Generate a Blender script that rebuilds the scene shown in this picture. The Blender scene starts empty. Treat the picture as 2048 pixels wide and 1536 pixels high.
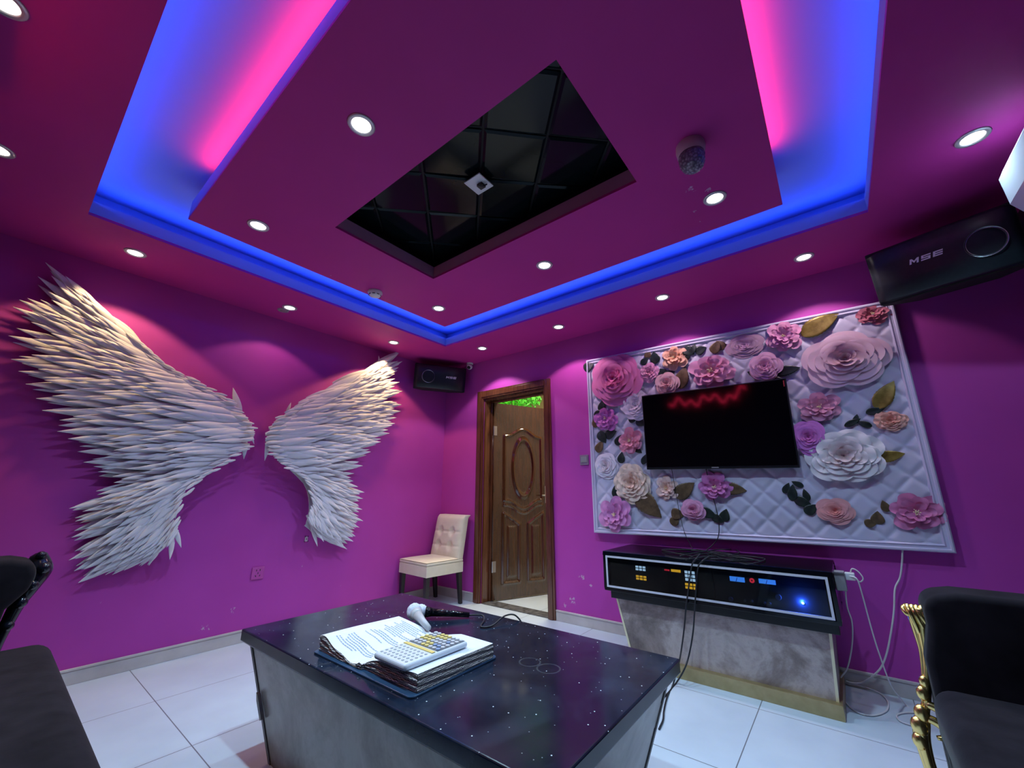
import bpy, bmesh, math, random
from mathutils import Vector, Matrix
random.seed(7)
PI = math.pi
C = bpy.context.scene.collection

# ------------------------------------------------------------------ camera
W_PX, H_PX, F_PX = 2048, 1536, 805.96
YAW, PITCH = 0.6691, 0.2656
CAM = Vector((3.4882, -3.151, 1.0101))
FWD = Vector((-math.sin(YAW)*math.cos(PITCH), math.cos(YAW)*math.cos(PITCH), math.sin(PITCH)))
RGT = Vector((math.cos(YAW), math.sin(YAW), 0))
UPV = RGT.cross(FWD)
cd = bpy.data.cameras.new('camera'); cam = bpy.data.objects.new('camera', cd); C.objects.link(cam)
cd.sensor_width = 36; cd.lens = F_PX/W_PX*36; cd.clip_start = 0.02
m = Matrix((RGT, UPV, -FWD)).transposed().to_4x4(); m.translation = CAM
cam.matrix_world = m
bpy.context.scene.camera = cam
vs = bpy.context.scene.view_settings
vs.view_transform = 'Standard'; vs.look = 'None'; vs.gamma = 1; vs.use_curve_mapping = False
vs.exposure = 0.0

# ------------------------------------------------------------------ world + fill
world = bpy.data.worlds.new('world'); bpy.context.scene.world = world; world.use_nodes = True
world.node_tree.nodes['Background'].inputs[0].default_value = (0.01, 0.012, 0.02, 1)
world.node_tree.nodes['Background'].inputs[1].default_value = 0.3

H = 2.43            # height of the dropped ceiling
RX, RY = 4.45, -3.72
OX0, OY0, OX1, OY1 = 0.612, -0.587, 3.834, -3.114      # opening of the outer soffit
IX0, IY0, IX1, IY1 = 0.977, -0.932, 3.49, -2.775       # hanging island
HX0, HY0, HX1, HY1 = 1.5286, -1.5427, 2.967, -2.2502   # opening in the island
UZ = 2.62           # upper ceiling above the cove
COOL = (0.55, 0.82, 1.0); WARM = (1.0, 0.66, 0.30); NEUT = (1.0, 0.86, 0.80)
POW_IS, POW_WALL, POW_BLUE, POW_RED = 74.0, 24.0, 5.5, 4.8

def spot(loc, power, color, size=118, blend=.35, name='spot_light', rad=.035, aim=None):
    l = bpy.data.lights.new(name, 'SPOT'); l.energy = power; l.color = color
    l.spot_size = math.radians(size); l.spot_blend = blend; l.shadow_soft_size = rad
    o = bpy.data.objects.new(name, l); o.location = loc; C.objects.link(o)
    return o
def area(loc, sx, sy, power, color, direction, xaxis=(1,0,0), name='area_light'):
    l = bpy.data.lights.new(name, 'AREA'); l.shape = 'RECTANGLE'; l.size = sx; l.size_y = sy
    l.energy = power; l.color = color
    o = bpy.data.objects.new(name, l); C.objects.link(o)
    z = -Vector(direction).normalized(); x = Vector(xaxis); x = (x - z*x.dot(z)).normalized(); y = z.cross(x)
    mm = Matrix((x, y, z)).transposed().to_4x4(); mm.translation = Vector(loc); o.matrix_world = mm
    return o
BLUE = (0.012, 0.07, 1.0); RED = (1.0, 0.02, 0.06)
cxm, cym = (OX0+OX1)/2, (OY0+OY1)/2
e = .045
# blue strips lie in the channel behind the soffit lip, on all four sides
area((OX0-e, cym, 2.525), 2.5, .03, POW_BLUE, BLUE, (.75,0,.5), (0,1,0), 'cove_strip_light')
area((OX1+e, cym, 2.525), 2.5, .03, POW_BLUE, BLUE, (-.75,0,.5), (0,1,0), 'cove_strip_light')
area((cxm, OY0+e, 2.525), 3.2, .03, POW_BLUE*1.25, BLUE, (0,-.75,.5), (1,0,0), 'cove_strip_light')
area((cxm, OY1-e, 2.525), 3.2, .03, POW_BLUE*1.25, BLUE, (0,.75,.5), (1,0,0), 'cove_strip_light')
for l_, d_, x_, s_ in (((IX0+.03, -1.85, 2.553), (-.9,0,.1), (0,1,0), 1.6), ((IX1-.03, -1.85, 2.553), (.9,0,.1), (0,1,0), 1.6), ((2.23, IY0-.03, 2.553), (0,.9,.1), (1,0,0), 2.3), ((2.23, IY1+.03, 2.553), (0,-.9,.1), (1,0,0), 2.3)):
    area(l_, s_, .02, POW_BLUE*(.10 if (d_[0] > 0 or d_[1] < 0) else .35), BLUE, d_, x_, 'lip_fill_light')  # added blue fill on the island top, brightens the soffit lips
# red strips lie on top of the island along two of its sides
area(((IX0+IX1)/2+.1, IY1+.03, 2.553), 2.2, .02, POW_RED, RED, (0,-.55,.8), (1,0,0), 'island_strip_light').data.spread = math.radians(115)
area((IX1-.03, (IY0+IY1)/2-.1, 2.553), 1.6, .02, POW_RED*.75, RED, (.55,0,.8), (0,1,0), 'island_strip_light').data.spread = math.radians(115)
# corridor lamp outside the door
area((1.1, .75, 2.9), .6, .3, 62, (1.0,.90,.58), (0,0,-1), (1,0,0), 'corridor_lamp_light')
area((.1, .7, 2.0), .3, .1, 3, (.25,1.0,.08), (0,.5,.7), (1,0,0), 'foliage_fill_light')  # added green fill that brightens the foliage, not a corridor fitting

# ------------------------------------------------------------------ pixel -> point on a plane of the room
def ray(x, y):
    return (RGT*((x-W_PX/2)/F_PX) + UPV*(-(y-H_PX/2)/F_PX) + FWD)
def onX(x, y, X=0.0): d = ray(x, y); return CAM + d*((X-CAM.x)/d.x)
def onY(x, y, Y=0.0): d = ray(x, y); return CAM + d*((Y-CAM.y)/d.y)
def onZ(x, y, Z=0.0): d = ray(x, y); return CAM + d*((Z-CAM.z)/d.z)

# ------------------------------------------------------------------ materials
def nodes(mt): return mt.node_tree.nodes, mt.node_tree.links
def mat(name, col, rough=.5, metal=0, spec=.5, emit=None, estr=0, **k):
    mt = bpy.data.materials.new(name); mt.use_nodes = True
    b = mt.node_tree.nodes['Principled BSDF']
    b.inputs['Base Color'].default_value = (*col, 1); b.inputs['Roughness'].default_value = rough
    b.inputs['Metallic'].default_value = metal; b.inputs['Specular IOR Level'].default_value = spec
    if emit: b.inputs['Emission Color'].default_value = (*emit, 1); b.inputs['Emission Strength'].default_value = estr
    for kk, v in k.items(): b.inputs[kk.replace('_', ' ')].default_value = v
    return mt
def N(mt, typ, **k):
    n = mt.node_tree.nodes.new(typ)
    for kk, v in k.items(): setattr(n, kk, v)
    return n
def L(mt, a, b): mt.node_tree.links.new(a, b)
def tex(mt, kind='Object'):
    t = N(mt, 'ShaderNodeTexCoord'); return t.outputs[kind]
def noise(mt, vec, scale, detail=4, rough=.55, dist=0):
    n = N(mt, 'ShaderNodeTexNoise'); n.inputs['Scale'].default_value = scale; n.inputs['Detail'].default_value = detail
    n.inputs['Roughness'].default_value = rough; n.inputs['Distortion'].default_value = dist; L(mt, vec, n.inputs['Vector'])
    return n.outputs['Fac']
def ramp(mt, fac, stops):
    r = N(mt, 'ShaderNodeValToRGB'); cr = r.color_ramp
    while len(cr.elements) < len(stops): cr.elements.new(.5)
    for e_, (p, c) in zip(cr.elements, stops):
        e_.position = p; e_.color = (*c, 1) if len(c) == 3 else c
    L(mt, fac, r.inputs['Fac']); return r.outputs['Color']
def math_(mt, op, a, b=None, clamp=False):
    n = N(mt, 'ShaderNodeMath', operation=op); n.use_clamp = clamp
    for i, v in enumerate((a, b)):
        if v is None: continue
        if isinstance(v, (int, float)): n.inputs[i].default_value = v
        else: L(mt, v, n.inputs[i])
    return n.outputs[0]
def mix(mt, fac, a, b):
    n = N(mt, 'ShaderNodeMix', data_type='RGBA')
    if isinstance(fac, (int, float)): n.inputs[0].default_value = fac
    else: L(mt, fac, n.inputs[0])
    for i, v in ((6, a), (7, b)):
        if isinstance(v, tuple): n.inputs[i].default_value = (*v, 1)
        else: L(mt, v, n.inputs[i])
    return n.outputs[2]
def bsdf(mt): return mt.node_tree.nodes['Principled BSDF']
def bump(mt, fac, strength=.2, dist=.01):
    b = N(mt, 'ShaderNodeBump'); b.inputs['Strength'].default_value = strength; b.inputs['Distance'].default_value = dist
    L(mt, fac, b.inputs['Height']); L(mt, b.outputs[0], bsdf(mt).inputs['Normal'])
def blob(mt, vec, p, r):                       # 1 near point p, falling to 0 at radius r
    n = N(mt, 'ShaderNodeVectorMath', operation='DISTANCE'); L(mt, vec, n.inputs[0]); n.inputs[1].default_value = p
    return math_(mt, 'SUBTRACT', 1.0, math_(mt, 'DIVIDE', n.outputs['Value'], r), clamp=True)
def noisy(name, c1, c2, scale=6, rough=.5, bmp=0, bs=60, **k):
    mt = mat(name, c1, rough, **k); v = tex(mt)
    L(mt, ramp(mt, noise(mt, v, scale), [(.3, c1), (.7, c2)]), bsdf(mt).inputs['Base Color'])
    if bmp: bump(mt, noise(mt, v, bs), bmp, .004)
    return mt

PINK = (.46, .032, .34)
def wall_paint(name, chips, base_=((.45, .050, .38), (.49, .058, .42))):
    mt = mat(name, PINK, .62, spec=.3); v = tex(mt)
    base = ramp(mt, noise(mt, v, 2.2), [(.3, base_[0]), (.7, base_[1])])
    f = None
    for p, r in chips:
        b = math_(mt, 'MULTIPLY', blob(mt, v, p, r), noise(mt, v, 38, 5, .7, .6))
        b = math_(mt, 'GREATER_THAN', b, .47)
        f = b if f is None else math_(mt, 'MAXIMUM', f, b)
    if f is not None: base = mix(mt, f, base, (.55, .34, .52))
    L(mt, base, bsdf(mt).inputs['Base Color'])
    bump(mt, noise(mt, v, 90, 3), .06, .003)
    return mt
M = {}
M['wallA'] = wall_paint('magenta_paint_left', [((0, -2.05, .14), .12), ((0, -1.9, .22), .10), ((0, -1.1, .25), .05), ((0, -2.6, .4), .04), ((0, -1.45, .45), .05)])
M['wallB'] = wall_paint('magenta_paint_back', [((1.62, 0, .17), .17), ((1.72, 0, .36), .12), ((1.55, 0, .12), .10), ((1.80, 0, .3), .08)])
M['ceil'] = wall_paint('magenta_paint_ceiling', base_=((.50,.028,.28),(.55,.032,.31)), chips= [((3.15, -1.33, 2.43), .11), ((3.22, -1.28, 2.43), .07), ((3.12, -1.16, 2.43), .05), ((3.12, -1.05, 2.43), .045), ((1.02, -2.0, 2.43), .03)])
M['cove'] = mat('pale_cove_paint', (.32, .37, .55), .7)
M['base'] = noisy('grey_stone_baseboard', (.46, .43, .43), (.62, .59, .58), 5, .35)
# floor tiles
mt = M['floor'] = mat('white_floor_tiles', (.6, .62, .64), .28); v = tex(mt)
sx = N(mt, 'ShaderNodeSeparateXYZ'); L(mt, v, sx.inputs[0])
def groove(o_, w):
    a = math_(mt, 'MODULO', math_(mt, 'ADD', math_(mt, 'DIVIDE', o_, .6), 40.0), 1.0)
    a = math_(mt, 'MINIMUM', a, math_(mt, 'SUBTRACT', 1.0, a)); return math_(mt, 'LESS_THAN', a, w)
g = math_(mt, 'MAXIMUM', groove(sx.outputs[0], .0035), groove(sx.outputs[1], .0035))
tcol = ramp(mt, noise(mt, v, 3.0, 5), [(.3, (.47, .55, .64)), (.7, (.55, .64, .73))])
L(mt, mix(mt, g, tcol, (.16, .17, .2)), bsdf(mt).inputs['Base Color'])
bsdf(mt).inputs['Roughness'].default_value = .33
# marble cladding
def marble(name, a, b, c, scale):
    mt = mat(name, a, .28); v = tex(mt)
    n1 = noise(mt, v, scale, 8, .68, .35)
    L(mt, ramp(mt, n1, [(.30, a), (.48, b), (.58, c), (.72, b)]), bsdf(mt).inputs['Base Color'])
    return mt
M['marble'] = marble('grey_brown_marble', (.16, .14, .12), (.33, .30, .27), (.44, .42, .39), 3.0)
M['marble2'] = marble('mauve_brown_marble', (.07, .05, .048), (.26, .205, .195), (.46, .39, .38), 3.2)
# black granite top with specks, smears and glass rings
mt = M['granite'] = mat('black_granite', (.012, .016, .028), .16); v = tex(mt)
col = ramp(mt, noise(mt, v, 3.5, 6, .65, .5), [(.42, (.005, .010, .024)), (.75, (.024, .038, .068))])
vo = N(mt, 'ShaderNodeTexVoronoi'); vo.inputs['Scale'].default_value = 13; vo.voronoi_dimensions = '2D'; L(mt, v, vo.inputs['Vector'])
wn = N(mt, 'ShaderNodeTexWhiteNoise'); L(mt, vo.outputs['Position'], wn.inputs['Vector'])
sp_ = math_(mt, 'MULTIPLY', math_(mt, 'LESS_THAN', vo.outputs['Distance'], .025), math_(mt, 'GREATER_THAN', wn.outputs['Value'], .58))
vo2 = N(mt, 'ShaderNodeTexVoronoi'); vo2.inputs['Scale'].default_value = 30; vo2.voronoi_dimensions = '2D'; L(mt, v, vo2.inputs['Vector'])
wn2 = N(mt, 'ShaderNodeTexWhiteNoise'); L(mt, vo2.outputs['Position'], wn2.inputs['Vector'])
sp2 = math_(mt, 'MULTIPLY', math_(mt, 'LESS_THAN', vo2.outputs['Distance'], .045), math_(mt, 'GREATER_THAN', wn2.outputs['Value'], .82))
sp_ = math_(mt, 'MAXIMUM', sp_, math_(mt, 'MULTIPLY', sp2, .35))
ge = N(mt, 'ShaderNodeNewGeometry'); sn = N(mt, 'ShaderNodeSeparateXYZ'); L(mt, ge.outputs['Normal'], sn.inputs[0]); up_ = math_(mt, 'GREATER_THAN', sn.outputs[2], .7)
def ring(p, r, w):
    n = N(mt, 'ShaderNodeVectorMath', operation='DISTANCE'); L(mt, v, n.inputs[0]); n.inputs[1].default_value = p
    a = math_(mt, 'ABSOLUTE', math_(mt, 'SUBTRACT', n.outputs['Value'], r)); return math_(mt, 'LESS_THAN', a, w)
dust = math_(mt, 'MULTIPLY', math_(mt, 'MAXIMUM', math_(mt, 'MAXIMUM', ring((2.549, -1.864, .45), .036, .003), ring((2.629, -1.869, .45), .038, .003)),
      ring((2.04, -2.32, .45), .035, .002)), math_(mt, 'MULTIPLY', noise(mt, v, 30), .14))
sp_ = math_(mt, 'MULTIPLY', sp_, up_); dust = math_(mt, 'MULTIPLY', dust, up_)
col = mix(mt, dust, col, (.5, .55, .6)); col = mix(mt, sp_, col, (.85, .88, .92))
L(mt, col, bsdf(mt).inputs['Base Color'])
L(mt, ramp(mt, noise(mt, v, 5, 5), [(.35, (.10,)*3), (.7, (.26,)*3)]), bsdf(mt).inputs['Roughness'])

M['feather'] = noisy('white_feather', (.70, .71, .78), (.78, .79, .86), 9, .75, spec=.2)
M['black'] = mat('black_satin', (.006, .008, .012), .32)
M['blackgloss'] = mat('black_gloss', (.003, .004, .007), .08)
M['blackmat'] = mat('black_matte', (.006, .006, .008), .7)
M['rubber'] = mat('black_rubber_cable', (.01, .012, .018), .5)
M['whitecable'] = mat('white_cable', (.72, .70, .72), .45)
M['white'] = mat('white_plastic', (.75, .76, .78), .35)
M['cream'] = noisy('cream_leatherette', (.66, .62, .50), (.72, .68, .56), 14, .42, bmp=.15, bs=30)
M['gold'] = mat('polished_gold', (.95, .72, .26), .24, metal=1)
M['goldtrim'] = noisy('brushed_gold_trim', (.42, .33, .16), (.50, .40, .21), 20, .38, metal=.75)
M['paletrim'] = mat('pale_gold_trim', (.72, .66, .46), .35, metal=.3)
M['bluetrim'] = mat('pale_lilac_trim', (.66, .66, .74), .4)
M['velvet'] = noisy('charcoal_velvet', (.007, .006, .009), (.020, .017, .023), 9, .9, spec=.12, bmp=.3, bs=14, Sheen_Weight=.08, Sheen_Roughness=.4)
mt = M['wood'] = mat('dark_reddish_wood', (.10, .03, .013), .22, Coat_Weight=.4); v = tex(mt)
mp = N(mt, 'ShaderNodeMapping'); mp.inputs['Scale'].default_value = (9, 9, .7); L(mt, v, mp.inputs[0])
L(mt, ramp(mt, noise(mt, mp.outputs[0], 4, 5, .6, .8), [(.3, (.055, .016, .007)), (.7, (.15, .050, .022))]), bsdf(mt).inputs['Base Color'])
mt = M['doorwood'] = mat('brown_lacquered_door', (.07, .03, .012), .16, Coat_Weight=1.0, Coat_Roughness=.08); v = tex(mt)
mp = N(mt, 'ShaderNodeMapping'); mp.inputs['Scale'].default_value = (7, 7, .6); L(mt, v, mp.inputs[0])
L(mt, ramp(mt, noise(mt, mp.outputs[0], 4, 5, .6, .8), [(.3, (.04, .015, .006)), (.7, (.085, .032, .010))]), bsdf(mt).inputs['Base Color'])
M['steel'] = mat('brushed_steel', (.55, .55, .56), .3, metal=1)
M['lampglow'] = mat('lamp_diffuser', (1, 1, 1), .5, emit=(.93, .97, 1), estr=9)
M['lampwarm'] = mat('warm_lamp_diffuser', (1, 1, 1), .5, emit=(1, .95, .88), estr=7)
M['lampoff'] = mat('unlit_lamp_diffuser', (.3, .2, .26), .4)
M['ringmetal'] = mat('pale_lamp_rim', (.62, .62, .64), .35, metal=.4)
M['mirror'] = noisy('dark_mirror_tile', (.003, .006, .008), (.005, .010, .012), 4, .10, spec=.18)
M['grey'] = mat('grey_plastic', (.30, .29, .32), .45)
M['paper'] = noisy('white_page', (.70, .75, .82), (.76, .80, .86), 12, .6)
M['keywhite'] = mat('white_key_light', (.7, .8, .9), .5, emit=(.55, .75, 1), estr=1.6)
M['keyamber'] = mat('amber_key_light', (.9, .6, .1), .5, emit=(1, .50, .03), estr=1.5)
M['keyred'] = mat('red_light', (.9, .1, .1), .5, emit=(1, .03, .06), estr=1.3)
M['vu'] = mat('blue_meter_screen', (.1, .3, .9), .4, emit=(.06, .28, 1), estr=1.8)
M['vudark'] = mat('meter_needle', (.02, .05, .25), .4, emit=(.02, .06, .5), estr=.6)
M['bluelamp'] = mat('blue_indicator', (.4, .6, 1), .4, emit=(.10, .35, 1), estr=25)
M['neon'] = mat('red_neon_tube', (1, .1, .1), .4, emit=(1, .03, .10), estr=13)

# ------------------------------------------------------------------ mesh helpers
class MB:
    def __init__(s): s.v = []; s.f = []; s.mi = []
    def add(s, vs_, fs, mi=0):
        o = len(s.v); s.v += [tuple(p) for p in vs_]; s.f += [tuple(i+o for i in f) for f in fs]; s.mi += [mi]*len(fs); return s
    def box(s, a, b, mi=0, mtx=None):
        (x0, y0, z0), (x1, y1, z1) = a, b
        P = [(x0,y0,z0),(x1,y0,z0),(x1,y1,z0),(x0,y1,z0),(x0,y0,z1),(x1,y0,z1),(x1,y1,z1),(x0,y1,z1)]
        if mtx: P = [mtx @ Vector(p) for p in P]
        return s.add(P, [(0,3,2,1),(4,5,6,7),(0,1,5,4),(1,2,6,5),(2,3,7,6),(3,0,4,7)], mi)
    def prism(s, poly, ext, mi=0):                # poly: list of 3D points; ext: vector
        n = len(poly); e_ = Vector(ext); P = [Vector(p) for p in poly]; P += [p+e_ for p in P]
        return s.add(P, [tuple(range(n))[::-1], tuple(range(n, 2*n))] + [(i, (i+1) % n, n+(i+1) % n, n+i) for i in range(n)], mi)
    def grid(s, rows, mi=0, closed=False):
        nr, nc = len(rows), len(rows[0]); P = [p for r in rows for p in r]; F = []
        for i in range(nr-1):
            for j in range(nc if closed else nc-1):
                k = (j+1) % nc; F.append((i*nc+j, i*nc+k, (i+1)*nc+k, (i+1)*nc+j))
        return s.add(P, F, mi)
    def lathe(s, prof, c=(0,0,0), n=24, mi=0, mtx=None):  # prof: (r, z)
        rows = []
        for r, z in prof:
            rw = [Vector((c[0]+r*math.cos(2*PI*k/n), c[1]+r*math.sin(2*PI*k/n), c[2]+z)) for k in range(n)]
            if mtx: rw = [mtx @ p for p in rw]
            rows.append(rw)
        return s.grid(rows, mi, True)
    def tube(s, pts, r, n=8, mi=0, caps=True, smooth_=0):
        P = [Vector(p) for p in pts]
        if smooth_: P = spline(P, smooth_)
        rs = r if isinstance(r, (list, tuple)) else [r]*len(P)
        if len(rs) != len(P): rs = [rs[min(len(rs)-1, int(i*len(rs)/len(P)))] if smooth_ == 0 else lerp_list(rs, i/(len(P)-1)) for i in range(len(P))]
        rows = []; up = Vector((0, 0, 1)); prev = None
        for i, p in enumerate(P):
            t = (P[min(i+1, len(P)-1)] - P[max(i-1, 0)]).normalized()
            a = prev if prev is not None else (up if abs(t.z) < .9 else Vector((1, 0, 0)))
            a = (a - t*a.dot(t))
            if a.length < 1e-6: a = Vector((0, 1, 0)) - t*t.y
            a.normalize(); b = t.cross(a); prev = a
            rows.append([p + (a*math.cos(2*PI*k/n) + b*math.sin(2*PI*k/n))*rs[i] for k in range(n)])
        o = len(s.v); s.grid(rows, mi, True)
        if caps:
            nl = len(rows); s.f += [tuple(o+k for k in range(n))[::-1], tuple(o+(nl-1)*n+k for k in range(n))]; s.mi += [mi, mi]
        return s
    def ball(s, c, r, n=14, mi=0, sc=(1,1,1)):
        rows = [[Vector((c[0]+r*sc[0]*math.sin(PI*i/n)*math.cos(2*PI*k/(2*n)), c[1]+r*sc[1]*math.sin(PI*i/n)*math.sin(2*PI*k/(2*n)), c[2]+r*sc[2]*math.cos(PI*i/n))) for k in range(2*n)] for i in range(n+1)]
        return s.grid(rows, mi, True)
    def obj(s, name, mats, parent=None, smooth=False, bevel=0, seg=2, subsurf=0, loc=None, solid=0):
        me = bpy.data.meshes.new(name); me.from_pydata(s.v, [], s.f)
        mats = mats if isinstance(mats, (list, tuple)) else [mats]
        for q in mats: me.materials.append(q)
        for p, k in zip(me.polygons, s.mi): p.material_index = k; p.use_smooth = smooth
        bm = bmesh.new(); bm.from_mesh(me); bmesh.ops.remove_doubles(bm, verts=bm.verts, dist=1e-5)
        bmesh.ops.recalc_face_normals(bm, faces=bm.faces); bm.to_mesh(me); bm.free(); me.update()
        o = bpy.data.objects.new(name, me); C.objects.link(o)
        if loc is not None:
            lv = Vector(loc); me.transform(Matrix.Translation(-lv)); o.location = lv
        if parent is not None:
            o.parent = parent
            if parent.type == 'EMPTY' and not getattr(s, 'local', False):
                o.matrix_parent_inverse = parent.matrix_basis.inverted()
            elif parent.type != 'EMPTY' and not getattr(s, 'local', False):
                o.matrix_parent_inverse = parent.matrix_basis.inverted() if parent.parent is None else (parent.parent.matrix_basis @ parent.matrix_parent_inverse @ parent.matrix_basis).inverted()
        if bevel:
            b = o.modifiers.new('bevel', 'BEVEL'); b.width = bevel; b.segments = seg; b.limit_method = 'ANGLE'; b.angle_limit = math.radians(35)
        if solid: q = o.modifiers.new('solid', 'SOLIDIFY'); q.thickness = solid
        if subsurf: q = o.modifiers.new('sub', 'SUBSURF'); q.levels = subsurf; q.render_levels = subsurf
        return o
def lerp_list(a, t):
    x = t*(len(a)-1); i = min(int(x), len(a)-2); return a[i]*(1-(x-i)) + a[i+1]*(x-i)
def spline(P, sub=6):
    out = []; n = len(P)
    for i in range(n-1):
        p0, p1, p2, p3 = P[max(i-1, 0)], P[i], P[i+1], P[min(i+2, n-1)]
        for k in range(sub):
            t = k/sub
            out.append(0.5*((2*p1) + (p2-p0)*t + (2*p0-5*p1+4*p2-p3)*t*t + (3*p1-p0-3*p2+p3)*t**3))
    out.append(P[-1].copy()); return out
def tag(o, label, cat, group=None):
    o['label'] = label; o['category'] = cat
    if group: o['group'] = group
    return o
def thing(name, label, cat, loc=(0, 0, 0), rotz=0, group=None):
    o = bpy.data.objects.new(name, None); o.location = loc; o.rotation_euler = (0, 0, rotz); o.empty_display_size = .1
    C.objects.link(o); bpy.context.view_layer.update(); return tag(o, label, cat, group)
def struct(o): o['kind'] = 'structure'; return o
def local(mb): mb.local = True; return mb

# ------------------------------------------------------------------ room shell
DX0, DX1, DZ = .615, 1.40, 2.0            # door opening
mb = MB(); mb.box((-.02, RY, -.05), (RX, 0, 0)); mb.box((-.9, 0, -.05), (2.6, 2.2, 0)); struct(mb.obj('floor', M['floor']))
mb = MB(); mb.box((-.12, RY-.1, -.05), (0, .1, 2.9)); struct(mb.obj('wall_left', M['wallA']))
mb = MB(); mb.box((0, 0, 0), (DX0, .14, 2.9)); mb.box((DX1, 0, 0), (RX, .14, 2.9)); mb.box((DX0, 0, DZ), (DX1, .14, 2.9))
struct(mb.obj('wall_back', M['wallB']))
mb = MB(); mb.box((RX, RY-.1, -.05), (RX+.12, .14, 2.9)); struct(mb.obj('wall_right', noisy('dark_violet_wall', (.035, .012, .04), (.05, .016, .05), 4, .6)))  # colour chosen dark to cut bounced light
mb = MB(); mb.box((-.12, RY-.12, -.05), (RX+.12, RY, 2.9)); struct(mb.obj('wall_front', noisy('dark_plum_wall', (.030, .008, .030), (.045, .012, .042), 4, .6)))  # unseen wall, coloured dark to cut light bouncing near the camera
# upper ceiling, soffit ring with lip
mb = MB(); mb.box((0, RY, UZ), (RX, 0, UZ+.06)); struct(mb.obj('ceiling', M['cove']))
mb = MB()
for a, b in (((0, RY), (OX0, 0)), ((OX1, RY), (RX, 0)), ((OX0, OY0), (OX1, 0)), ((OX0, RY), (OX1, OY1))):
    mb.box((a[0], a[1], H), (b[0], b[1], H+.015))
struct(mb.obj('ceiling', M['ceil']))
mb = MB(); t = .012; z0, z1 = H+.0155, H+.085
mb.box((OX0-t, OY1-t, z0), (OX0, OY0+t, z1)); mb.box((OX1, OY1-t, z0), (OX1+t, OY0+t, z1))
mb.box((OX0, OY0, z0), (OX1, OY0+t, z1)); mb.box((OX0, OY1-t, z0), (OX1, OY1, z1))
struct(mb.obj('trim_1', M['cove']))
mb = MB(); q = .12                        # outer wall of the light channel
mb.box((OX0-q-.02, OY1-q, H+.016), (OX0-q, OY0+q, UZ-.001)); mb.box((OX1+q, OY1-q, H+.016), (OX1+q+.02, OY0+q, UZ-.001))
mb.box((OX0-q, OY0+q, H+.016), (OX1+q, OY0+q+.02, UZ-.001)); mb.box((OX0-q, OY1-q-.02, H+.016), (OX1+q, OY1-q, UZ-.001))
struct(mb.obj('trim_2', M['cove']))
# island: magenta underside with a rectangular hole, white side band
mb = MB()
for a, b in (((IX0, IY1), (HX0, IY0)), ((HX1, IY1), (IX1, IY0)), ((HX0, HY0), (HX1, IY0)), ((HX0, IY1), (HX1, HY1))):
    mb.box((a[0], a[1], H), (b[0], b[1], H+.015))
struct(mb.obj('ceiling', M['ceil']))
mb = MB(); z0, z1 = H+.0155, 2.54
mb.box((IX0, IY1, z0), (IX0+t, IY0, z1)); mb.box((IX1-t, IY1, z0), (IX1, IY0, z1)); mb.box((IX0+t, IY0-t, z0), (IX1-t, IY0, z1)); mb.box((IX0+t, IY1, z0), (IX1-t, IY1+t, z1))
struct(mb.obj('trim_3', M['cove']))
M['recess'] = noisy('mauve_recess_paint', (.42, .20, .36), (.48, .24, .42), 4, .6)
mb = MB(); z1 = 2.52
mb.box((HX0-t, HY1-t, z0), (HX0, HY0+t, z1)); mb.box((HX1, HY1-t, z0), (HX1+t, HY0+t, z1)); mb.box((HX0, HY0, z0), (HX1, HY0+t, z1)); mb.box((HX0, HY1-t, z0), (HX1, HY1, z1))
struct(mb.obj('trim_4', M['recess']))
mb = MB(); s_ = .06
mb.box((HX0-s_-.01, HY1-s_, 2.521), (HX0-s_, HY0+s_, 2.612)); mb.box((HX1+s_, HY1-s_, 2.521), (HX1+s_+.01, HY0+s_, 2.612))
mb.box((HX0-s_, HY0+s_, 2.521), (HX1+s_, HY0+s_+.01, 2.612)); mb.box((HX0-s_, HY1-s_-.01, 2.521), (HX1+s_, HY1-s_, 2.612))
mb.box((HX0-s_, HY1-s_, 2.519), (HX0-t, HY0+s_, 2.523)); mb.box((HX1+t, HY1-s_, 2.519), (HX1+s_, HY0+s_, 2.523))
mb.box((HX0-t, HY0+t, 2.519), (HX1+t, HY0+s_, 2.523)); mb.box((HX0-t, HY1-s_, 2.519), (HX1+t, HY1-t, 2.523))
struct(mb.obj('trim_5', M['blackmat']))
# dark mirror tiles laid diagonally in the recess
mb = MB(); c45 = math.sqrt(.5); TS = .296
for i in range(-6, 7):
    for j in range(-6, 7):
        c = Vector((2.482 + (i+.5)*TS*c45 + (j+.5)*TS*c45, -2.089 + (i+.5)*TS*c45 - (j+.5)*TS*c45, 2.598))
        if not (HX0-.25 < c.x < HX1+.25 and HY1-.25 < c.y < HY0+.25): continue
        tl = Matrix.Translation(c) @ Matrix.Rotation(PI/4, 4, 'Z') @ Matrix.Rotation(random.uniform(-.03, .03), 4, 'X') @ Matrix.Rotation(random.uniform(-.03, .03), 4, 'Y')
        h_ = TS/2-.005; w_ = h_-.012
        P = [(-h_, -h_, .004), (h_, -h_, .004), (h_, h_, .004), (-h_, h_, .004), (-w_, -w_, -.003), (w_, -w_, -.003), (w_, w_, -.003), (-w_, w_, -.003)]
        mb.add([tl @ Vector(p) for p in P], [(4, 7, 6, 5), (0, 1, 5, 4), (1, 2, 6, 5), (2, 3, 7, 6), (3, 0, 4, 7)])
tl_o = mb.obj('mirror_tile_panel', M['mirror']); tag(tl_o, 'dark mirrored tiles laid diagonally inside the black rectangular ceiling recess', 'mirror panel')
bk = MB(); bk.box((HX0-.058, HY1-.058, 2.609), (HX1+.058, HY0+.058, 2.619)); bk.obj('backing_board', M['blackmat'], tl_o)
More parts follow.
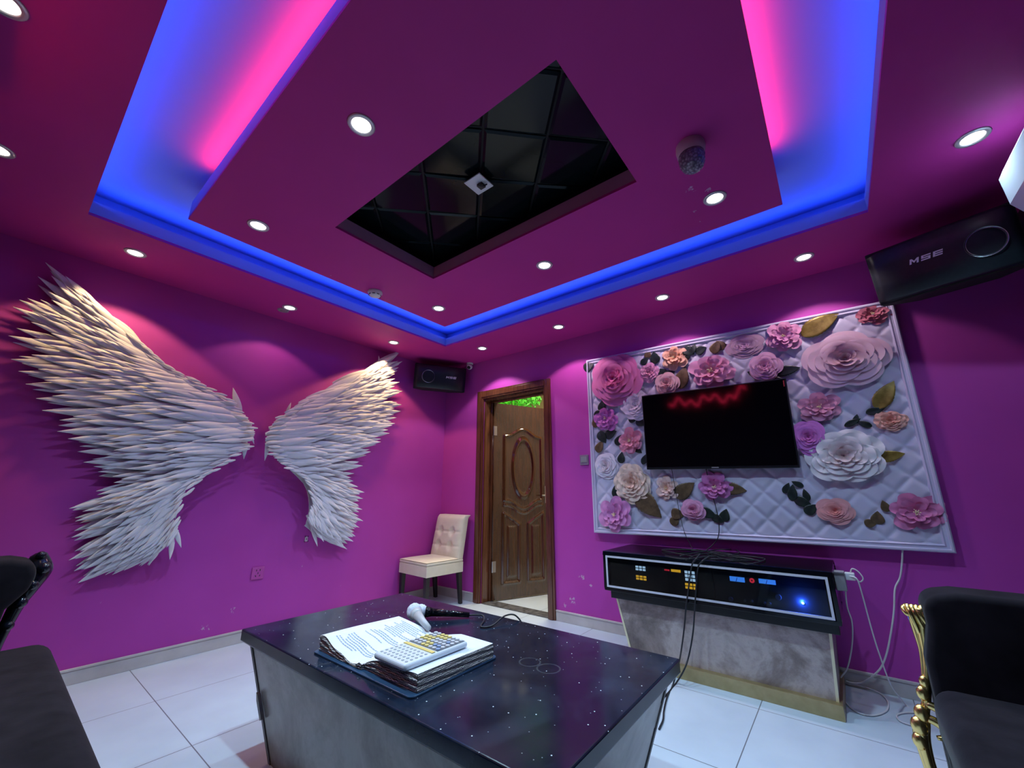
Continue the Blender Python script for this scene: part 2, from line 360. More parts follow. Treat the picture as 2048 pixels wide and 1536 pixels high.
# chandelier mounting plate hanging in the recess
t_ = thing('mounting_plate', 'small white square plate with dark fitting, centre of the black ceiling recess', 'mounting plate', (2.269, -1.887, 2.56))
mb = MB(); mb.box((2.215, -1.942, 2.558), (2.323, -1.832, 2.566)); mb.obj('plate', M['white'], t_, bevel=.002)
mb = MB(); mb.box((2.262, -1.895, 2.545), (2.295, -1.862, 2.558)); mb.tube([(2.27, -1.9, 2.545), (2.30, -1.885, 2.535), (2.31, -1.87, 2.55)], .004, 6); mb.obj('wire_clip', M['black'], t_)
mb = MB(); mb.tube([(2.269, -1.887, 2.566), (2.269, -1.887, 2.6)], .012); mb.obj('stem', M['black'], t_)
# baseboards
bh = .082
mb = MB(); mb.box((0, RY, 0), (.012, 0, bh-.012)); mb.box((0, RY, bh-.012), (.016, 0, bh)); struct(mb.obj('baseboard_left', M['base'], bevel=.002))
mb = MB()
for a, b in ((.016, .53), (1.47, RX)): mb.box((a, -.012, 0), (b, 0, bh-.012)); mb.box((a, -.016, bh-.012), (b, 0, bh))
struct(mb.obj('baseboard_back', M['base'], bevel=.002))
mb = MB(); mb.box((RX-.014, RY, 0), (RX, -.016, bh)); struct(mb.obj('baseboard_right', M['base'], bevel=.002))

# ------------------------------------------------------------------ door
fr = MB()
fw = .085
def casing(poly_profile=None):
    for (x0, x1, z0_, z1_) in ((.53, .53+fw, 0, 2.085), (1.395-.0, 1.468, 0, 2.078)):
        fr.box((x0, -.022, z0_), (x1, .002, z1_)); fr.box((x0+.018, -.030, z0_), (x1-.018, -.022, z1_-.02))
    fr.box((.53+fw, -.022, DZ-.005), (1.395, .002, 2.082)); fr.box((.53+fw-.02, -.030, DZ+.012), (1.41, -.022, 2.064))
    fr.box((.6151, .002, 0), (.635, .14, DZ)); fr.box((1.38, .002, 0), (1.3999, .14, DZ)); fr.box((.635, .002, DZ-.02), (1.38, .14, DZ-.0001))
    fr.box((.635, .09, 0), (.65, .14, DZ-.02)); fr.box((.65, .09, DZ-.035), (1.365, .14, DZ-.02))
casing()
do = struct(fr.obj('door_1', M['wood'], bevel=.004))
mb = MB(); mb.box((.637, -.004, .0005), (1.378, .136, .006)); struct(mb.obj('trim_6', noisy('dark_stone_threshold', (.03, .032, .036), (.16, .16, .17), 25, .3)))
# leaf with pressed mouldings: height field on a grid
ang = math.atan2(.769-.146, .881-.605)
ang = math.radians(67)
LW, LH = .72, 1.955
def seg_d(px, py, ax, ay, bx, by):
    vx, vy = bx-ax, by-ay; tt = max(0, min(1, ((px-ax)*vx+(py-ay)*vy)/(vx*vx+vy*vy+1e-12))); return math.hypot(px-ax-vx*tt, py-ay-vy*tt)
def arc_line(n, fn): return [fn(i/n) for i in range(n+1)]
xa, xb = .13, LW-.13; xm = LW/2
top = arc_line(24, lambda s: (xa+(xb-xa)*s, 1.60+.085*(.5-.5*math.cos(2*PI*s))**1.3 - .02*math.sin(PI*s)*0))
bot = arc_line(24, lambda s: (xa+(xb-xa)*s, .93-.085*(.5-.5*math.cos(2*PI*s))**1.3))
lines = [top, bot, [(xa, 1.60), (xa, .93)], [(xb, 1.60), (xb, .93)]]
low = []
for sgn in (-1, 1):
    xo, xi = xm+sgn*(xm-.12), xm+sgn*.055
    pl = [(xo, .14), (xo, .80), (xm+sgn*.13, .74), (xi, .69), (xi, .14), (xo, .14)]; lines.append(pl); low.append(pl)
lines.append([(x, y-.045) for x, y in bot])
def leaf_h(x, z):
    h = 0
    for pl in lines:
        d = min(seg_d(x, z, *pl[i], *pl[i+1]) for i in range(len(pl)-1))
        if d < .045: h = max(h, .015*math.exp(-(d/.011)**2))
    q = math.hypot((x-xm)/.125, (z-1.27)/.30)
    h = max(h, .018*math.exp(-((q-1)*.16/.016)**2))
    if q < .9: h = max(h, .007*(1-q*q))
    for sgn in (-1, 1):
        if abs(x-(xm+sgn*.145)) < .055 and .19 < z < .68: h = max(h, .008*min(1, (.055-abs(x-(xm+sgn*.145)))/.015, (z-.19)/.015, (.68-z)/.015))
    return h
hinge = Vector((.668, .105, .012))
dr = thing('door_leaf', 'brown lacquered door leaf with pressed oval moulding, standing ajar in its frame', 'door', hinge, ang)
lf = local(MB()); nx, nz = 90, 230
rows = [[Vector((LW*i/nx, -leaf_h(LW*i/nx, LH*j/nz)-.001, LH*j/nz)) for i in range(nx+1)] for j in range(nz+1)]
lf.grid(rows); lf.box((0, 0, 0), (LW, .036, LH)); lf.obj('panel', M['doorwood'], dr, smooth=True)
bpy.data.objects['panel'].data.polygons.foreach_get
hg = local(MB())
hg2 = local(MB())
for zz in (.30, 1.65):
    k = local(MB()); k.tube([(-.006, -.006, zz-.05), (-.006, -.006, zz+.05)], .007); k.box((-.002, -.004, zz-.05), (.035, -.0005, zz+.05)); k.obj('hinge', M['steel'], dr)
k = local(MB()); k.tube([(.65, 0, .98), (.65, -.05, .98), (.56, -.055, .98)], .009, smooth_=4); k.box((.63, -.006, .90), (.67, 0, 1.08)); k.obj('handle', M['steel'], dr)
# corridor beyond
mb = MB(); mb.box((-.9, 2.1, 0), (2.6, 2.2, 3.0)); struct(mb.obj('wall_corridor', noisy('tan_wall', (.30, .24, .13), (.36, .29, .16), 3, .6)))
mb = MB(); mb.box((-1.0, .14, 0), (-.9, 2.2, 3.0)); mb.box((2.6, .14, 0), (2.7, 2.2, 3.0)); mb.box((-1.0, .1, 0), (-.12, .14, 3.0)); struct(mb.obj('wall_corridor_end', M['base']))
mb = MB(); mb.box((-1.0, .14, 3.0), (2.7, 2.2, 3.1)); struct(mb.obj('ceiling', noisy('corridor_ceiling', (.25, .24, .16), (.3, .29, .2), 3, .7)))
gm = noisy('green_artificial_leaf', (.03, .30, .02), (.10, .55, .05), 30, .6)
mb = MB()
for i in range(1500):
    c = Vector((random.uniform(-.45, .55), 1.1+random.uniform(-.10, .10), random.uniform(2.14, 2.55)))
    a = random.uniform(0, 2*PI); b = random.uniform(-.7, .3); l = random.uniform(.04, .08); d = Vector((math.cos(a), b, math.sin(a)))*l; w = Vector((-math.sin(a), .3, math.cos(a)))*.010
    mb.add([c, c+d*.5+w, c+d, c+d*.5-w], [(0, 1, 2, 3)])
tag(mb.obj('leaf_garland', gm), 'bright green artificial foliage seen above the open door', 'artificial foliage')
bpy.data.objects['leaf_garland']['kind'] = 'stuff'

# ------------------------------------------------------------------ downlights and other ceiling fittings
def downlight(x, y, label, group, power, color, warm=False, r=.036, lit=True, z=H, size=118, blend=.35):
    t_ = thing('downlight', label, 'ceiling light', (x, y, z), 0, group)
    mb = local(MB()); mb.lathe([(r*1.0, -.001), (r*1.08, -.006), (r*1.42, -.005), (r*1.5, 0), (r*1.0, .0005)], n=28); mb.obj('rim', M['ringmetal'], t_, smooth=True)
    mb = local(MB()); mb.lathe([(.0001, -.002), (r*.6, -.003), (r, -.0015)], n=28); mb.obj('diffuser', M['lampwarm'] if warm else (M['lampglow'] if lit else M['lampoff']), t_, smooth=True)
    if lit: spot((x, y, z-.012), power, color, size, blend)
    return t_
GP = 'recessed downlights around the soffit'; GI = 'recessed downlights in the hanging island'
WA = POW_WALL
downlight(.34, -3.2*.9, 'lit downlight in soffit above the left feather wing tip', GP, WA*1.3, WARM, True, size=112, blend=.15)
downlight(.30, -2.17*.9, 'lit downlight in soffit above the gap between the two feather wings', GP, WA*.35, (1, .6, .6), True, size=112, blend=.15)
downlight(.305, -1.09*.9, 'lit downlight in soffit directly above the right feather wing tip', GP, WA*1.6, WARM, True, size=112, blend=.15)
downlight(.87, -.325, 'lit downlight in soffit beside the small dome camera', GP, WA*1.1, (1, .9, .95), False, size=114, blend=.2)
downlight(1.765, -.31, 'lit downlight in soffit nearest above the top left panel corner', GP, WA*.8, (1, .72, .80), True, size=112, blend=.15)
downlight(2.67, -.30, 'lit downlight in soffit above the television', GP, WA*.6, (1, .75, .85), True, size=112, blend=.15)
downlight(3.54, -.29, 'lit downlight in soffit above the huge pale pink rose', GP, WA*.6, (1, .80, .85), True, size=112, blend=.15)
downlight(4.15, -.92, 'lit downlight in soffit between the large speaker and cove, by the white air conditioner', GP, WA*.8, COOL, size=120)
downlight(.90, -3.42, 'lit downlight cut by the left picture edge, lower of the two', GP, WA*.12, WARM, True)
downlight(1.76, -3.42, 'lit downlight cut by the top left picture corner', GP, WA*.12, WARM, True)
IS = POW_IS
for (x, y, lb) in ((2.223, -2.52, 'brightest downlight on island, between red lit cove and black recess'),
                   (1.215, -2.52, 'island downlight nearest the left corner of the hanging island'),
                   (1.215, -1.215, 'island downlight nearest the inner corner pointing at the room corner'),
                   (2.223, -1.215, 'island downlight between the black recess and the blue cove above the panel'),
                   (3.23, -1.197, 'island downlight nearest the crystal disco lamp')):
    downlight(x, y, lb, GI, IS, COOL, size=122, blend=1.0)
spot((3.23, -2.52, H-.012), IS*.5, COOL, 122, 1.0)  # added sixth island spot, unseen overhead, no fitting built
t_ = thing('recessed_fitting', 'small unlit round fitting in soffit between two lit downlights above the wings', 'ceiling fitting', (.21, -1.965, H))
mb = local(MB()); mb.lathe([(.024, -.001), (.026, -.006), (.04, -.004), (.042, 0)], n=24); mb.obj('rim', M['grey'], t_, smooth=True)
mb = local(MB()); mb.lathe([(.0001, -.012), (.012, -.01), (.024, -.001)], n=20); mb.obj('lens', M['lampoff'], t_, smooth=True)
# smoke detector
t_ = thing('smoke_detector', 'white round smoke detector on the island by the left cove', 'smoke detector', (1.058, -1.685, H))
mb = local(MB()); mb.lathe([(.05, 0), (.052, -.012), (.046, -.018), (.044, -.024), (.036, -.036), (.018, -.041), (.0001, -.041)], n=32); mb.obj('body', M['white'], t_, smooth=True)
for k in range(8):
    a = 2*PI*k/8; mb = local(MB()); mb.box((-.009, -.002, -.004), (.009, .002, .004), mtx=Matrix.Rotation(a, 4, 'Z') @ Matrix.Translation((0, .0405, -.029)) @ Matrix.Rotation(.5, 4, 'X')); mb.obj('vent_slot', M['black'], t_)
# crystal disco lamp
t_ = thing('disco_lamp', 'crystal half ball disco lamp with white round base on the island', 'disco lamp', (3.222, -1.60, H))
mb = local(MB()); mb.lathe([(.056, 0), (.058, -.02), (.054, -.045), (.050, -.050)], n=32); mb.obj('housing', noisy('pinkish_white_plastic', (.55, .38, .47), (.6, .42, .5), 5, .35), t_, smooth=True)
cry = mat('faceted_clear_plastic', (.62, .62, .70), .08, Transmission_Weight=.55, IOR=1.45); v = tex(cry)
vo = N(cry, 'ShaderNodeTexVoronoi'); vo.inputs['Scale'].default_value = 90; L(cry, v, vo.inputs['Vector']); bump(cry, vo.outputs['Distance'], .8, .004)
L(cry, ramp(cry, vo.outputs['Distance'], [(.2, (.7, .7, .8)), (.6, (.28, .26, .34))]), bsdf(cry).inputs['Base Color'])
mb = local(MB()); mb.lathe([(.049, -.048), (.053, -.065), (.050, -.09), (.040, -.112), (.022, -.126), (.0001, -.130)], n=14); mb.obj('crystal_dome', cry, t_)
# dome camera
t_ = thing('dome_camera', 'small white dome camera at ceiling beside the corner loudspeaker', 'camera', (.43, -.05, H))
mb = local(MB()); mb.lathe([(.038, 0), (.038, -.015), (.034, -.02)], n=28); mb.obj('base', M['white'], t_, smooth=True)
mb = local(MB()); mb.ball((0, -.004, -.04), .034); mb.obj('housing', M['white'], t_, smooth=True)
mb = local(MB()); mb.ball((.008, -.022, -.056), .019); mb.obj('lens', M['blackgloss'], t_, smooth=True)

# ------------------------------------------------------------------ feather wings
def feather_mesh(nm, wr, camber, bend):
    mb = MB(); nl = 9; rows = []
    for i in range(nl):
        s = i/(nl-1)
        w = wr*(.35+.65*math.sin(min(1, s/.42)*PI/2)) if s < .42 else wr*(1-((s-.42)/.58)**1.7)
        w = max(w, .002)
        z = bend*math.sin(PI*s*.9)
        rows.append([Vector((s, w*u, z + camber*(1-u*u)*w/wr + (.004 if u == 0 else 0))) for u in (-1, -.55, 0, .55, 1)])
    mb.grid(rows)
    rows2 = [[p-Vector((0, 0, .004)) for p in r] for r in rows]; mb.grid(rows2)
    o = len(rows)*5
    me = bpy.data.meshes.new(nm); me.from_pydata(mb.v, [], mb.f); me.materials.append(M['feather'])
    for p in me.polygons: p.use_smooth = True
    bm = bmesh.new(); bm.from_mesh(me)
    bm.verts.ensure_lookup_table()
    for i in range(nl-1):
        for j in (0, 4):
            a, b = i*5+j, (i+1)*5+j; bm.faces.new([bm.verts[a], bm.verts[b], bm.verts[b+o], bm.verts[a+o]])
    bmesh.ops.recalc_face_normals(bm, faces=bm.faces); bm.to_mesh(me); bm.free(); return me
FM = [feather_mesh('feather', w, c, b) for w, c, b in ((.082, .022, .03), (.092, .026, .05), (.072, .020, .02), (.086, .028, .04))]

def wing(name, label, Lpx, Tpx, flip, X0=.055, TS_=.47, strays=()):
    # Lpx / Tpx: paired leading-edge and tip positions; both converted to metres on the plane x = X0
    root = thing(name, label, 'wall decoration', (0, 0, 0), 0, 'pair of feather wings on the left wall')
    Lp = [onX(x, y, X0) for x, y in Lpx]; Tp = [onX(x, y, X0) for x, y in Tpx]; n = len(Lp)
    mid = sum((p for p in Lp+Tp), Vector())/(2*n)
    root.location = (0, mid.y, mid.z); bpy.context.view_layer.update()
    rnd = random.Random(5 if flip else 9); spec = []
    def P(t):
        x = t*(n-1); i = min(int(x), n-2); f = x-i
        return Lp[i].lerp(Lp[i+1], f), Tp[i].lerp(Tp[i+1], f)
    rows = [1.0, .90, .80, .70, .60, .50, .41, .32, .24, .17, .11, .05]
    for k, f in enumerate(rows):
        cnt = [n, 46, 46, 46, 44, 42, 40, 38, 36, 36, 36, 40][k]
        for c in range(cnt):
            if k == 0: t = c/(n-1); jit = 0
            else: t = (c + (.5 if k % 2 else 0) + rnd.uniform(-.25, .25))/cnt; t = max(0, min(1, t)); jit = rnd.uniform(-.03, .03)
            a, b = P(t); d = b-a; full = d.length
            ff = f if k == 0 else min(.99, f+jit)
            tip = a + d*ff
            ln = max(.10, min(.42, full*(.34+.10*(1-k/10)) + .05)) * rnd.uniform(.92, 1.08)
            ln = min(ln, max(.085, full*ff+.03))
            # small fan deviation
            dirv = d.normalized()
            e0, e1 = max(0, t-.04), min(1, t+.04); tg = (P(e1)[0]-P(e0)[0]).normalized()
            if t < TS_: tg = -tg
            wgt = (1-ff)**1.1*.62*min(1, abs(t-TS_)/.25)
            dirv = (dirv*(1-wgt) + tg*wgt).normalized()
            if k: dirv = (Matrix.Rotation(rnd.uniform(-.07, .07), 3, 'X') @ dirv)
            base = tip - dirv*ln
            thick = .012 + .010*k + .02*math.sin(PI*min(1, (1-ff)*1.2))
            spec.append((base, dirv, ln, thick, rnd.randrange(len(FM)), rnd.uniform(-.22, .22), k))
    # wide feather layer behind: second set of outer tips between the first
    for c in range(2*(n-1)):
        t = (c+.5)/(2*(n-1)) + rnd.uniform(-.006, .006); a, b = P(t); d = b-a; tip = a+d*(.965 + rnd.uniform(-.03, .015)); dirv = (Matrix.Rotation(rnd.uniform(-.06, .06), 3, 'X') @ d.normalized())
        ln = max(.16, min(.46, d.length*.42)); spec.append((tip-dirv*ln, dirv, ln, .006, rnd.randrange(len(FM)), rnd.uniform(-.2, .2), 0))
    for (bx_, by_), (tx_, ty_) in strays:
        p0, p1 = onX(bx_, by_, X0), onX(tx_, ty_, X0); spec.append((p0, (p1-p0).normalized(), (p1-p0).length, .05, rnd.randrange(len(FM)), rnd.uniform(-.4, .4), 0))
    mats_ = []
    for base, dirv, ln, thick, mi, roll, k in spec:
        x = Vector(dirv); z = Vector((1, 0, 0)); z = (z - x*z.dot(x)).normalized(); y = z.cross(x)
        R = Matrix((x, y, z)).transposed().to_4x4() @ Matrix.Rotation(roll, 4, 'X') @ Matrix.Rotation(-.05-.10*(ln > .25), 4, 'Y')
        wsc = ln*(1.0 if ln > .25 else 1.3)
        mats_.append((Matrix.Translation(Vector((X0-.04+thick, base.y, base.z))) @ R @ Matrix.Diagonal((ln, wsc, ln*.75, 1)), mi, ln, k))
    order = sorted(range(len(mats_)), key=lambda i: (mats_[i][3] > 1, -mats_[i][2]))
    big = set(order[:100]); rest = MB()
    inv = root.matrix_world.inverted()
    for i, (mw, mi, ln, k) in enumerate(mats_):
        if i in big:
            o = bpy.data.objects.new('feather', FM[mi]); C.objects.link(o); o.parent = root; o.matrix_basis = inv @ mw
        else:
            me = FM[mi]; rest.add([inv @ (mw @ v_.co) for v_ in me.vertices], [tuple(p.vertices) for p in me.polygons])
    local(rest); r = rest.obj('covert_feathers', M['feather'], root, smooth=True); r['kind'] = 'stuff'
    # backing that carries the feathers
    bk = local(MB()); poly = [a.lerp(b, .06) for a, b in zip(Lp, Tp)] + [a.lerp(b, .62) for a, b in reversed(list(zip(Lp, Tp)))]
    bk.prism([inv @ Vector((.001, p.y, p.z)) for p in poly], (.012, 0, 0)); bk.obj('backing', M['feather'], root)
    # rib of lying feathers along the leading edge
    return root
LL = [(262,684),(272,691),(300,712),(330,735),(358,752),(384,764),(410,778),(440,793),(465,812),(480,835),(490,855),(494,875),(480,898),(455,915),(430,932),(405,950),(385,965),(368,982),(355,1003),(347,1024),(343,1043),(341,1062),(333,1080),(325,1095)]
LT = [(91,525),(75,553),(37,600),(22,618),(12,677),(19,718),(33,747),(47,774),(68,801),(80,825),(110,862),(131,881),(152,900),(164,922),(193,947),(190,985),(136,1020),(148,1043),(140,1075),(136,1122),(148,1142),(157,1167),(225,1150),(296,1131)]
RL = [(640,797),(628,800),(610,806),(602,808),(590,812),(578,818),(565,826),(551,837),(541,850),(534,865),(532,885),(538,905),(556,925),(575,940),(592,953),(605,966),(612,980),(616,994),(617,1008),(617,1020),(615,1032),(613,1040),(612,1046),(612,1050)]
RT = [(799,700),(800,722),(793,735),(791,743),(795,765),(801,782),(799,808),(797,822),(790,838),(787,849),(775,865),(758,884),(738,906),(723,929),(707,949),(727,986),(725,997),(723,1020),(725,1041),(718,1054),(713,1072),(705,1085),(693,1099),(650,1080)]
wing('feather_wing', 'large left white feather wing on magenta wall, nearer the picture edge', LL, LT, False, TS_=.46, strays=[((480,838),(464,776)), ((490,838),(506,889)), ((490,875),(486,919)), ((346,1050),(361,1095)), ((344,1068),(337,1119)), ((326,1075),(297,1131)), ((225,655),(182,597)), ((352,985),(350,1038))])
wing('feather_wing', 'right white feather wing with yellow-lit tip beside the corner loudspeaker', RL, RT, True, TS_=.42, strays=[((570,830),(580,805)), ((537,872),(526,922)), ((620,1045),(632,1093)), ((760,760),(754,712)), ((612,1030),(640,1085))])

# ------------------------------------------------------------------ flower panel on the back wall
PY = -.03
pc = [onY(1174, 722, PY), onY(1785, 600, PY), onY(1912, 1106, PY), onY(1190, 1065, PY)]    # TL TR BR BL
panel = thing('flower_panel', 'white quilted wall panel covered with giant paper roses around the television', 'wall panel', (pc[0].lerp(pc[2], .5)))
def PP(u, v, y=PY):                      # u across, v down
    a = pc[0].lerp(pc[1], u); b = pc[3].lerp(pc[2], u); p = a.lerp(b, v); return Vector((p.x, y, p.z))
PW, PH = 2.04, 1.45
def quilt(u, v):
    x, z = u*PW, v*PH; s = .165
    a = ((x/s + z/s*.92)) % 1; b = ((x/s - z/s*.92)) % 1
    d = min(a, 1-a, b, 1-b); return .010*min(1, (d/.20))**.6 if d > 0 else 0
mb = MB(); nu, nv = 270, 200
mb.grid([[PP(.02+.96*i/nu, .03+.94*j/nv, PY-quilt(i/nu, j/nv)) for i in range(nu+1)] for j in range(nv+1)])
mb.prism([PP(0, 0, -.001), PP(1, 0, -.001), PP(1, 1, -.001), PP(0, 1, -.001)], (0, PY+.001+.004, 0))
M['quilt'] = noisy('white_quilted_board', (.56, .55, .72), (.64, .62, .80), 5, .5)
mb.obj('quilted_board', M['quilt'], panel, smooth=True)
mb = MB()
prof = [(0, 0), (0, .016), (.006, .022), (.014, .022), (.018, .015), (.028, .015), (.034, .020), (.040, .012), (.044, 0)]
cs = [(0, 0, 1, 1), (1, 0, -1, 1), (1, 1, -1, -1), (0, 1, 1, -1)]
rows = []
for (u, v, su, sv) in cs + [cs[0]]:
    rows.append([PP(u, v) + Vector((su*w, -h, -sv*w)) for w, h in prof])
mb.grid(rows); mb.obj('moulded_frame', noisy('lilac_white_moulding', (.58, .55, .74), (.64, .61, .80), 4, .4), panel)

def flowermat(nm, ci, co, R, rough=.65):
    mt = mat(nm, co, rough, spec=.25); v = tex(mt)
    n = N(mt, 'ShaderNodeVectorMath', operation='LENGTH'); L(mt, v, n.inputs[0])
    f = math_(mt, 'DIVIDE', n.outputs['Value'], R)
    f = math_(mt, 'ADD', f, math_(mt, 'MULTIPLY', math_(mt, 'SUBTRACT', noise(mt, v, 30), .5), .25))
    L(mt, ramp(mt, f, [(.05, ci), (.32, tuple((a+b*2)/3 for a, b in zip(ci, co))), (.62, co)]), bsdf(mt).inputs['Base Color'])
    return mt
rotX = Matrix.Rotation(PI/2, 4, 'X')
def flower(px, py, rp, ci, co, style='rose', sy=1.0, depth=1.0, name=None, label=None, y=PY-.008, seed=0, rot=0):
    c = onY(px, py, y); R = (onY(px+rp, py, y)-c).length
    rnd = random.Random(seed*31+int(px)); mb = local(MB())
    def petal(a, hw, rb, rt, zb, zt, curl, ruf=0.0, notch=0.0):
        rws = []; nu_, nv_ = 8, 6; ph = rnd.uniform(0, 6)
        for j in range(nv_+1):
            v = j/nv_; rw = []
            for i in range(nu_+1):
                u = -1+2*i/nu_
                aa = a + u*hw*(.55+.45*math.sin(PI*(.15+.75*v)))
                edge = (1-.20*abs(u)**2.5*v - notch*math.exp(-(u/.25)**2)*v)
                rr = rb + (rt-rb)*v*edge
                zz = zb + (zt-zb)*(v**.8) + curl*v**3 + ruf*v*v*math.sin(5*u+ph) + .02*R*(u*u)*v
                rw.append(Vector((rr*math.cos(aa), rr*math.sin(aa)*sy, zz*depth)))
            rws.append(rw)
        mb.grid(rws)
    if style == 'rose':
        rings = [(5, 1.0, .42, .02, .10, -.05), (5, .86, .36, .06, .20, -.07), (5, .72, .28, .10, .28, -.08), (4, .56, .20, .14, .35, -.07), (4, .42, .12, .18, .40, -.04), (3, .28, .06, .22, .44, -.01), (3, .16, .02, .24, .44, 0)]
        for k, (cnt, rt, rb, zb, zt, cu) in enumerate(rings):
            off = rnd.uniform(0, 6)
            for i in range(cnt):
                petal(off+2*PI*i/cnt+rnd.uniform(-.12, .12), PI/cnt*1.35, rb*R, rt*R*rnd.uniform(.94, 1.04), zb*R, zt*R+rnd.uniform(0, .03)*R, cu*R, .012*R*(rt > .3))
    elif style == 'frill':
        rings = [(7, 1.0, .40, .02, .12, -.05), (7, .85, .34, .06, .20, -.05), (6, .70, .26, .1, .28, -.05), (6, .55, .2, .14, .34, -.04), (5, .4, .1, .18, .38, -.03), (4, .24, .03, .2, .40, 0)]
        for k, (cnt, rt, rb, zb, zt, cu) in enumerate(rings):
            off = rnd.uniform(0, 6)
            for i in range(cnt): petal(off+2*PI*i/cnt+rnd.uniform(-.15, .15), PI/cnt*1.4, rb*R, rt*R*rnd.uniform(.92, 1.05), zb*R, zt*R+rnd.uniform(0, .04)*R, cu*R, .035*R*(.4+rt))
    else:   # peony / camellia, pointed separate petals
        rings = [(6, 1.0, .16, .02, .12, -.02), (6, .82, .14, .08, .26, -.02), (6, .62, .10, .14, .34, .02), (5, .42, .06, .18, .40, .03)]
        for k, (cnt, rt, rb, zb, zt, cu) in enumerate(rings):
            off = rnd.uniform(0, 6)
            for i in range(cnt): petal(off+2*PI*i/cnt+rnd.uniform(-.2, .2), PI/cnt*1.15, rb*R, rt*R*rnd.uniform(.85, 1.08), zb*R, zt*R+rnd.uniform(-.03, .05)*R, cu*R, .03*R, .06*rnd.random())
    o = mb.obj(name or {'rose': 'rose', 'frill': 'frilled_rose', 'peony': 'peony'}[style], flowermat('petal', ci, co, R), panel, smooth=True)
    o.matrix_parent_inverse = Matrix.Identity(4)
    o.matrix_basis = panel.matrix_world.inverted() @ Matrix.Translation(c) @ rotX @ Matrix.Rotation(rot, 4, 'Z')
    if label: o['label'] = label
    if style == 'peony':
        sb = local(MB())
        for i in range(16):
            a = rnd.uniform(0, 2*PI); rr = R*rnd.uniform(.02, .13); p = Vector((rr*math.cos(a), rr*math.sin(a), .36*R))
            sb.tube([p*.3+Vector((0, 0, .15*R)), p], .008*R+.0004, 5); sb.ball((p.x, p.y, p.z), .022*R, 4)
        s_o = sb.obj('stamens', M['stamen'], o)
    return o
M['stamen'] = mat('pale_stamens', (.78, .66, .42), .6)
def rgb(r, g, b): f = lambda c: (c/255/12.92 if c/255 <= .04045 else ((c/255+.055)/1.055)**2.4); return (f(r), f(g), f(b))
PKm = rgb(205, 95, 160); PKl = rgb(232, 165, 205); PAL = rgb(236, 208, 214); WHT = rgb(238, 234, 240); COR = rgb(225, 130, 130); PEA = rgb(240, 190, 165); LIL = rgb(215, 170, 215); VIO = rgb(190, 95, 190); BRN = rgb(120, 55, 60); CRM = rgb(240, 215, 200)
fl = [
 (1490,692,42,LIL,rgb(200,165,190),'rose',.7,.6), (1640,815,50,rgb(200,110,140),rgb(215,150,185),'peony',.85,.8),
 (1272,812,32,rgb(210,190,205),rgb(225,215,235),'frill',1,.5), (1350,716,28,rgb(235,150,90),PEA,'peony',1,1),
 (1298,746,21,COR,PKl,'frill',1,1), (1334,768,26,rgb(215,110,110),rgb(235,190,200),'rose',1,1),
 (1424,744,50,rgb(225,120,130),PKl,'peony',.85,.9), (1567,674,42,VIO,PKl,'peony',1,.9),
 (1530,734,37,rgb(200,90,140),rgb(230,180,215),'rose',1,.9), (1745,630,40,rgb(170,70,95),rgb(200,120,140),'peony',.75,.8),
 (1232,759,56,rgb(200,50,120),rgb(222,125,185),'rose',.95,.8), (1690,720,97,rgb(140,50,60),rgb(240,208,226),'rose',.86,.62),
 (1617,875,40,rgb(185,60,110),rgb(200,120,205),'rose',1.15,.8), (1780,842,38,rgb(200,90,50),rgb(235,180,165),'frill',.8,.8),
 (1670,1022,42,rgb(225,120,110),rgb(228,165,170),'rose',.8,.5), (1832,1024,66,PKm,rgb(220,135,185),'peony',.85,.7),
 (1213,838,25,VIO,rgb(205,120,200),'peony',1,.9), (1261,882,28,COR,rgb(230,150,180),'peony',1,.9),
 (1213,932,26,rgb(215,195,200),rgb(232,225,240),'rose',1,.8), (1265,966,40,rgb(190,105,80),CRM,'frill',1,.8),
 (1232,1028,35,VIO,rgb(222,150,210),'peony',1.05,.8), (1334,976,25,rgb(235,140,60),rgb(240,210,205),'peony',1.1,.9),
 (1431,973,38,rgb(205,110,160),rgb(205,125,190),'peony',.85,.9), (1387,1020,26,rgb(195,90,130),rgb(222,160,200),'rose',.9,.9),
 (1687,912,92,rgb(170,110,105),WHT,'frill',.82,.62)]
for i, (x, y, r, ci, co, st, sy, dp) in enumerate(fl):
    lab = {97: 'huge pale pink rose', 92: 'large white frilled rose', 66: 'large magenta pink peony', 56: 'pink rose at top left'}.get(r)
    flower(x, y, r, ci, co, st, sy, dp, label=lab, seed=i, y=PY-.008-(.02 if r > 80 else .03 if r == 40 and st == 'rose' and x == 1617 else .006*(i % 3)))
M['goldleaf'] = noisy('gold_green_leaf', rgb(120, 100, 45), rgb(165, 145, 75), 30, .35, metal=.3)
M['brownleaf'] = noisy('bronze_leaf', rgb(85, 68, 50), rgb(120, 98, 72), 30, .4, metal=.2)
M['darkleaf'] = noisy('dark_green_leaf', rgb(20, 30, 35), rgb(45, 58, 50), 30, .35)
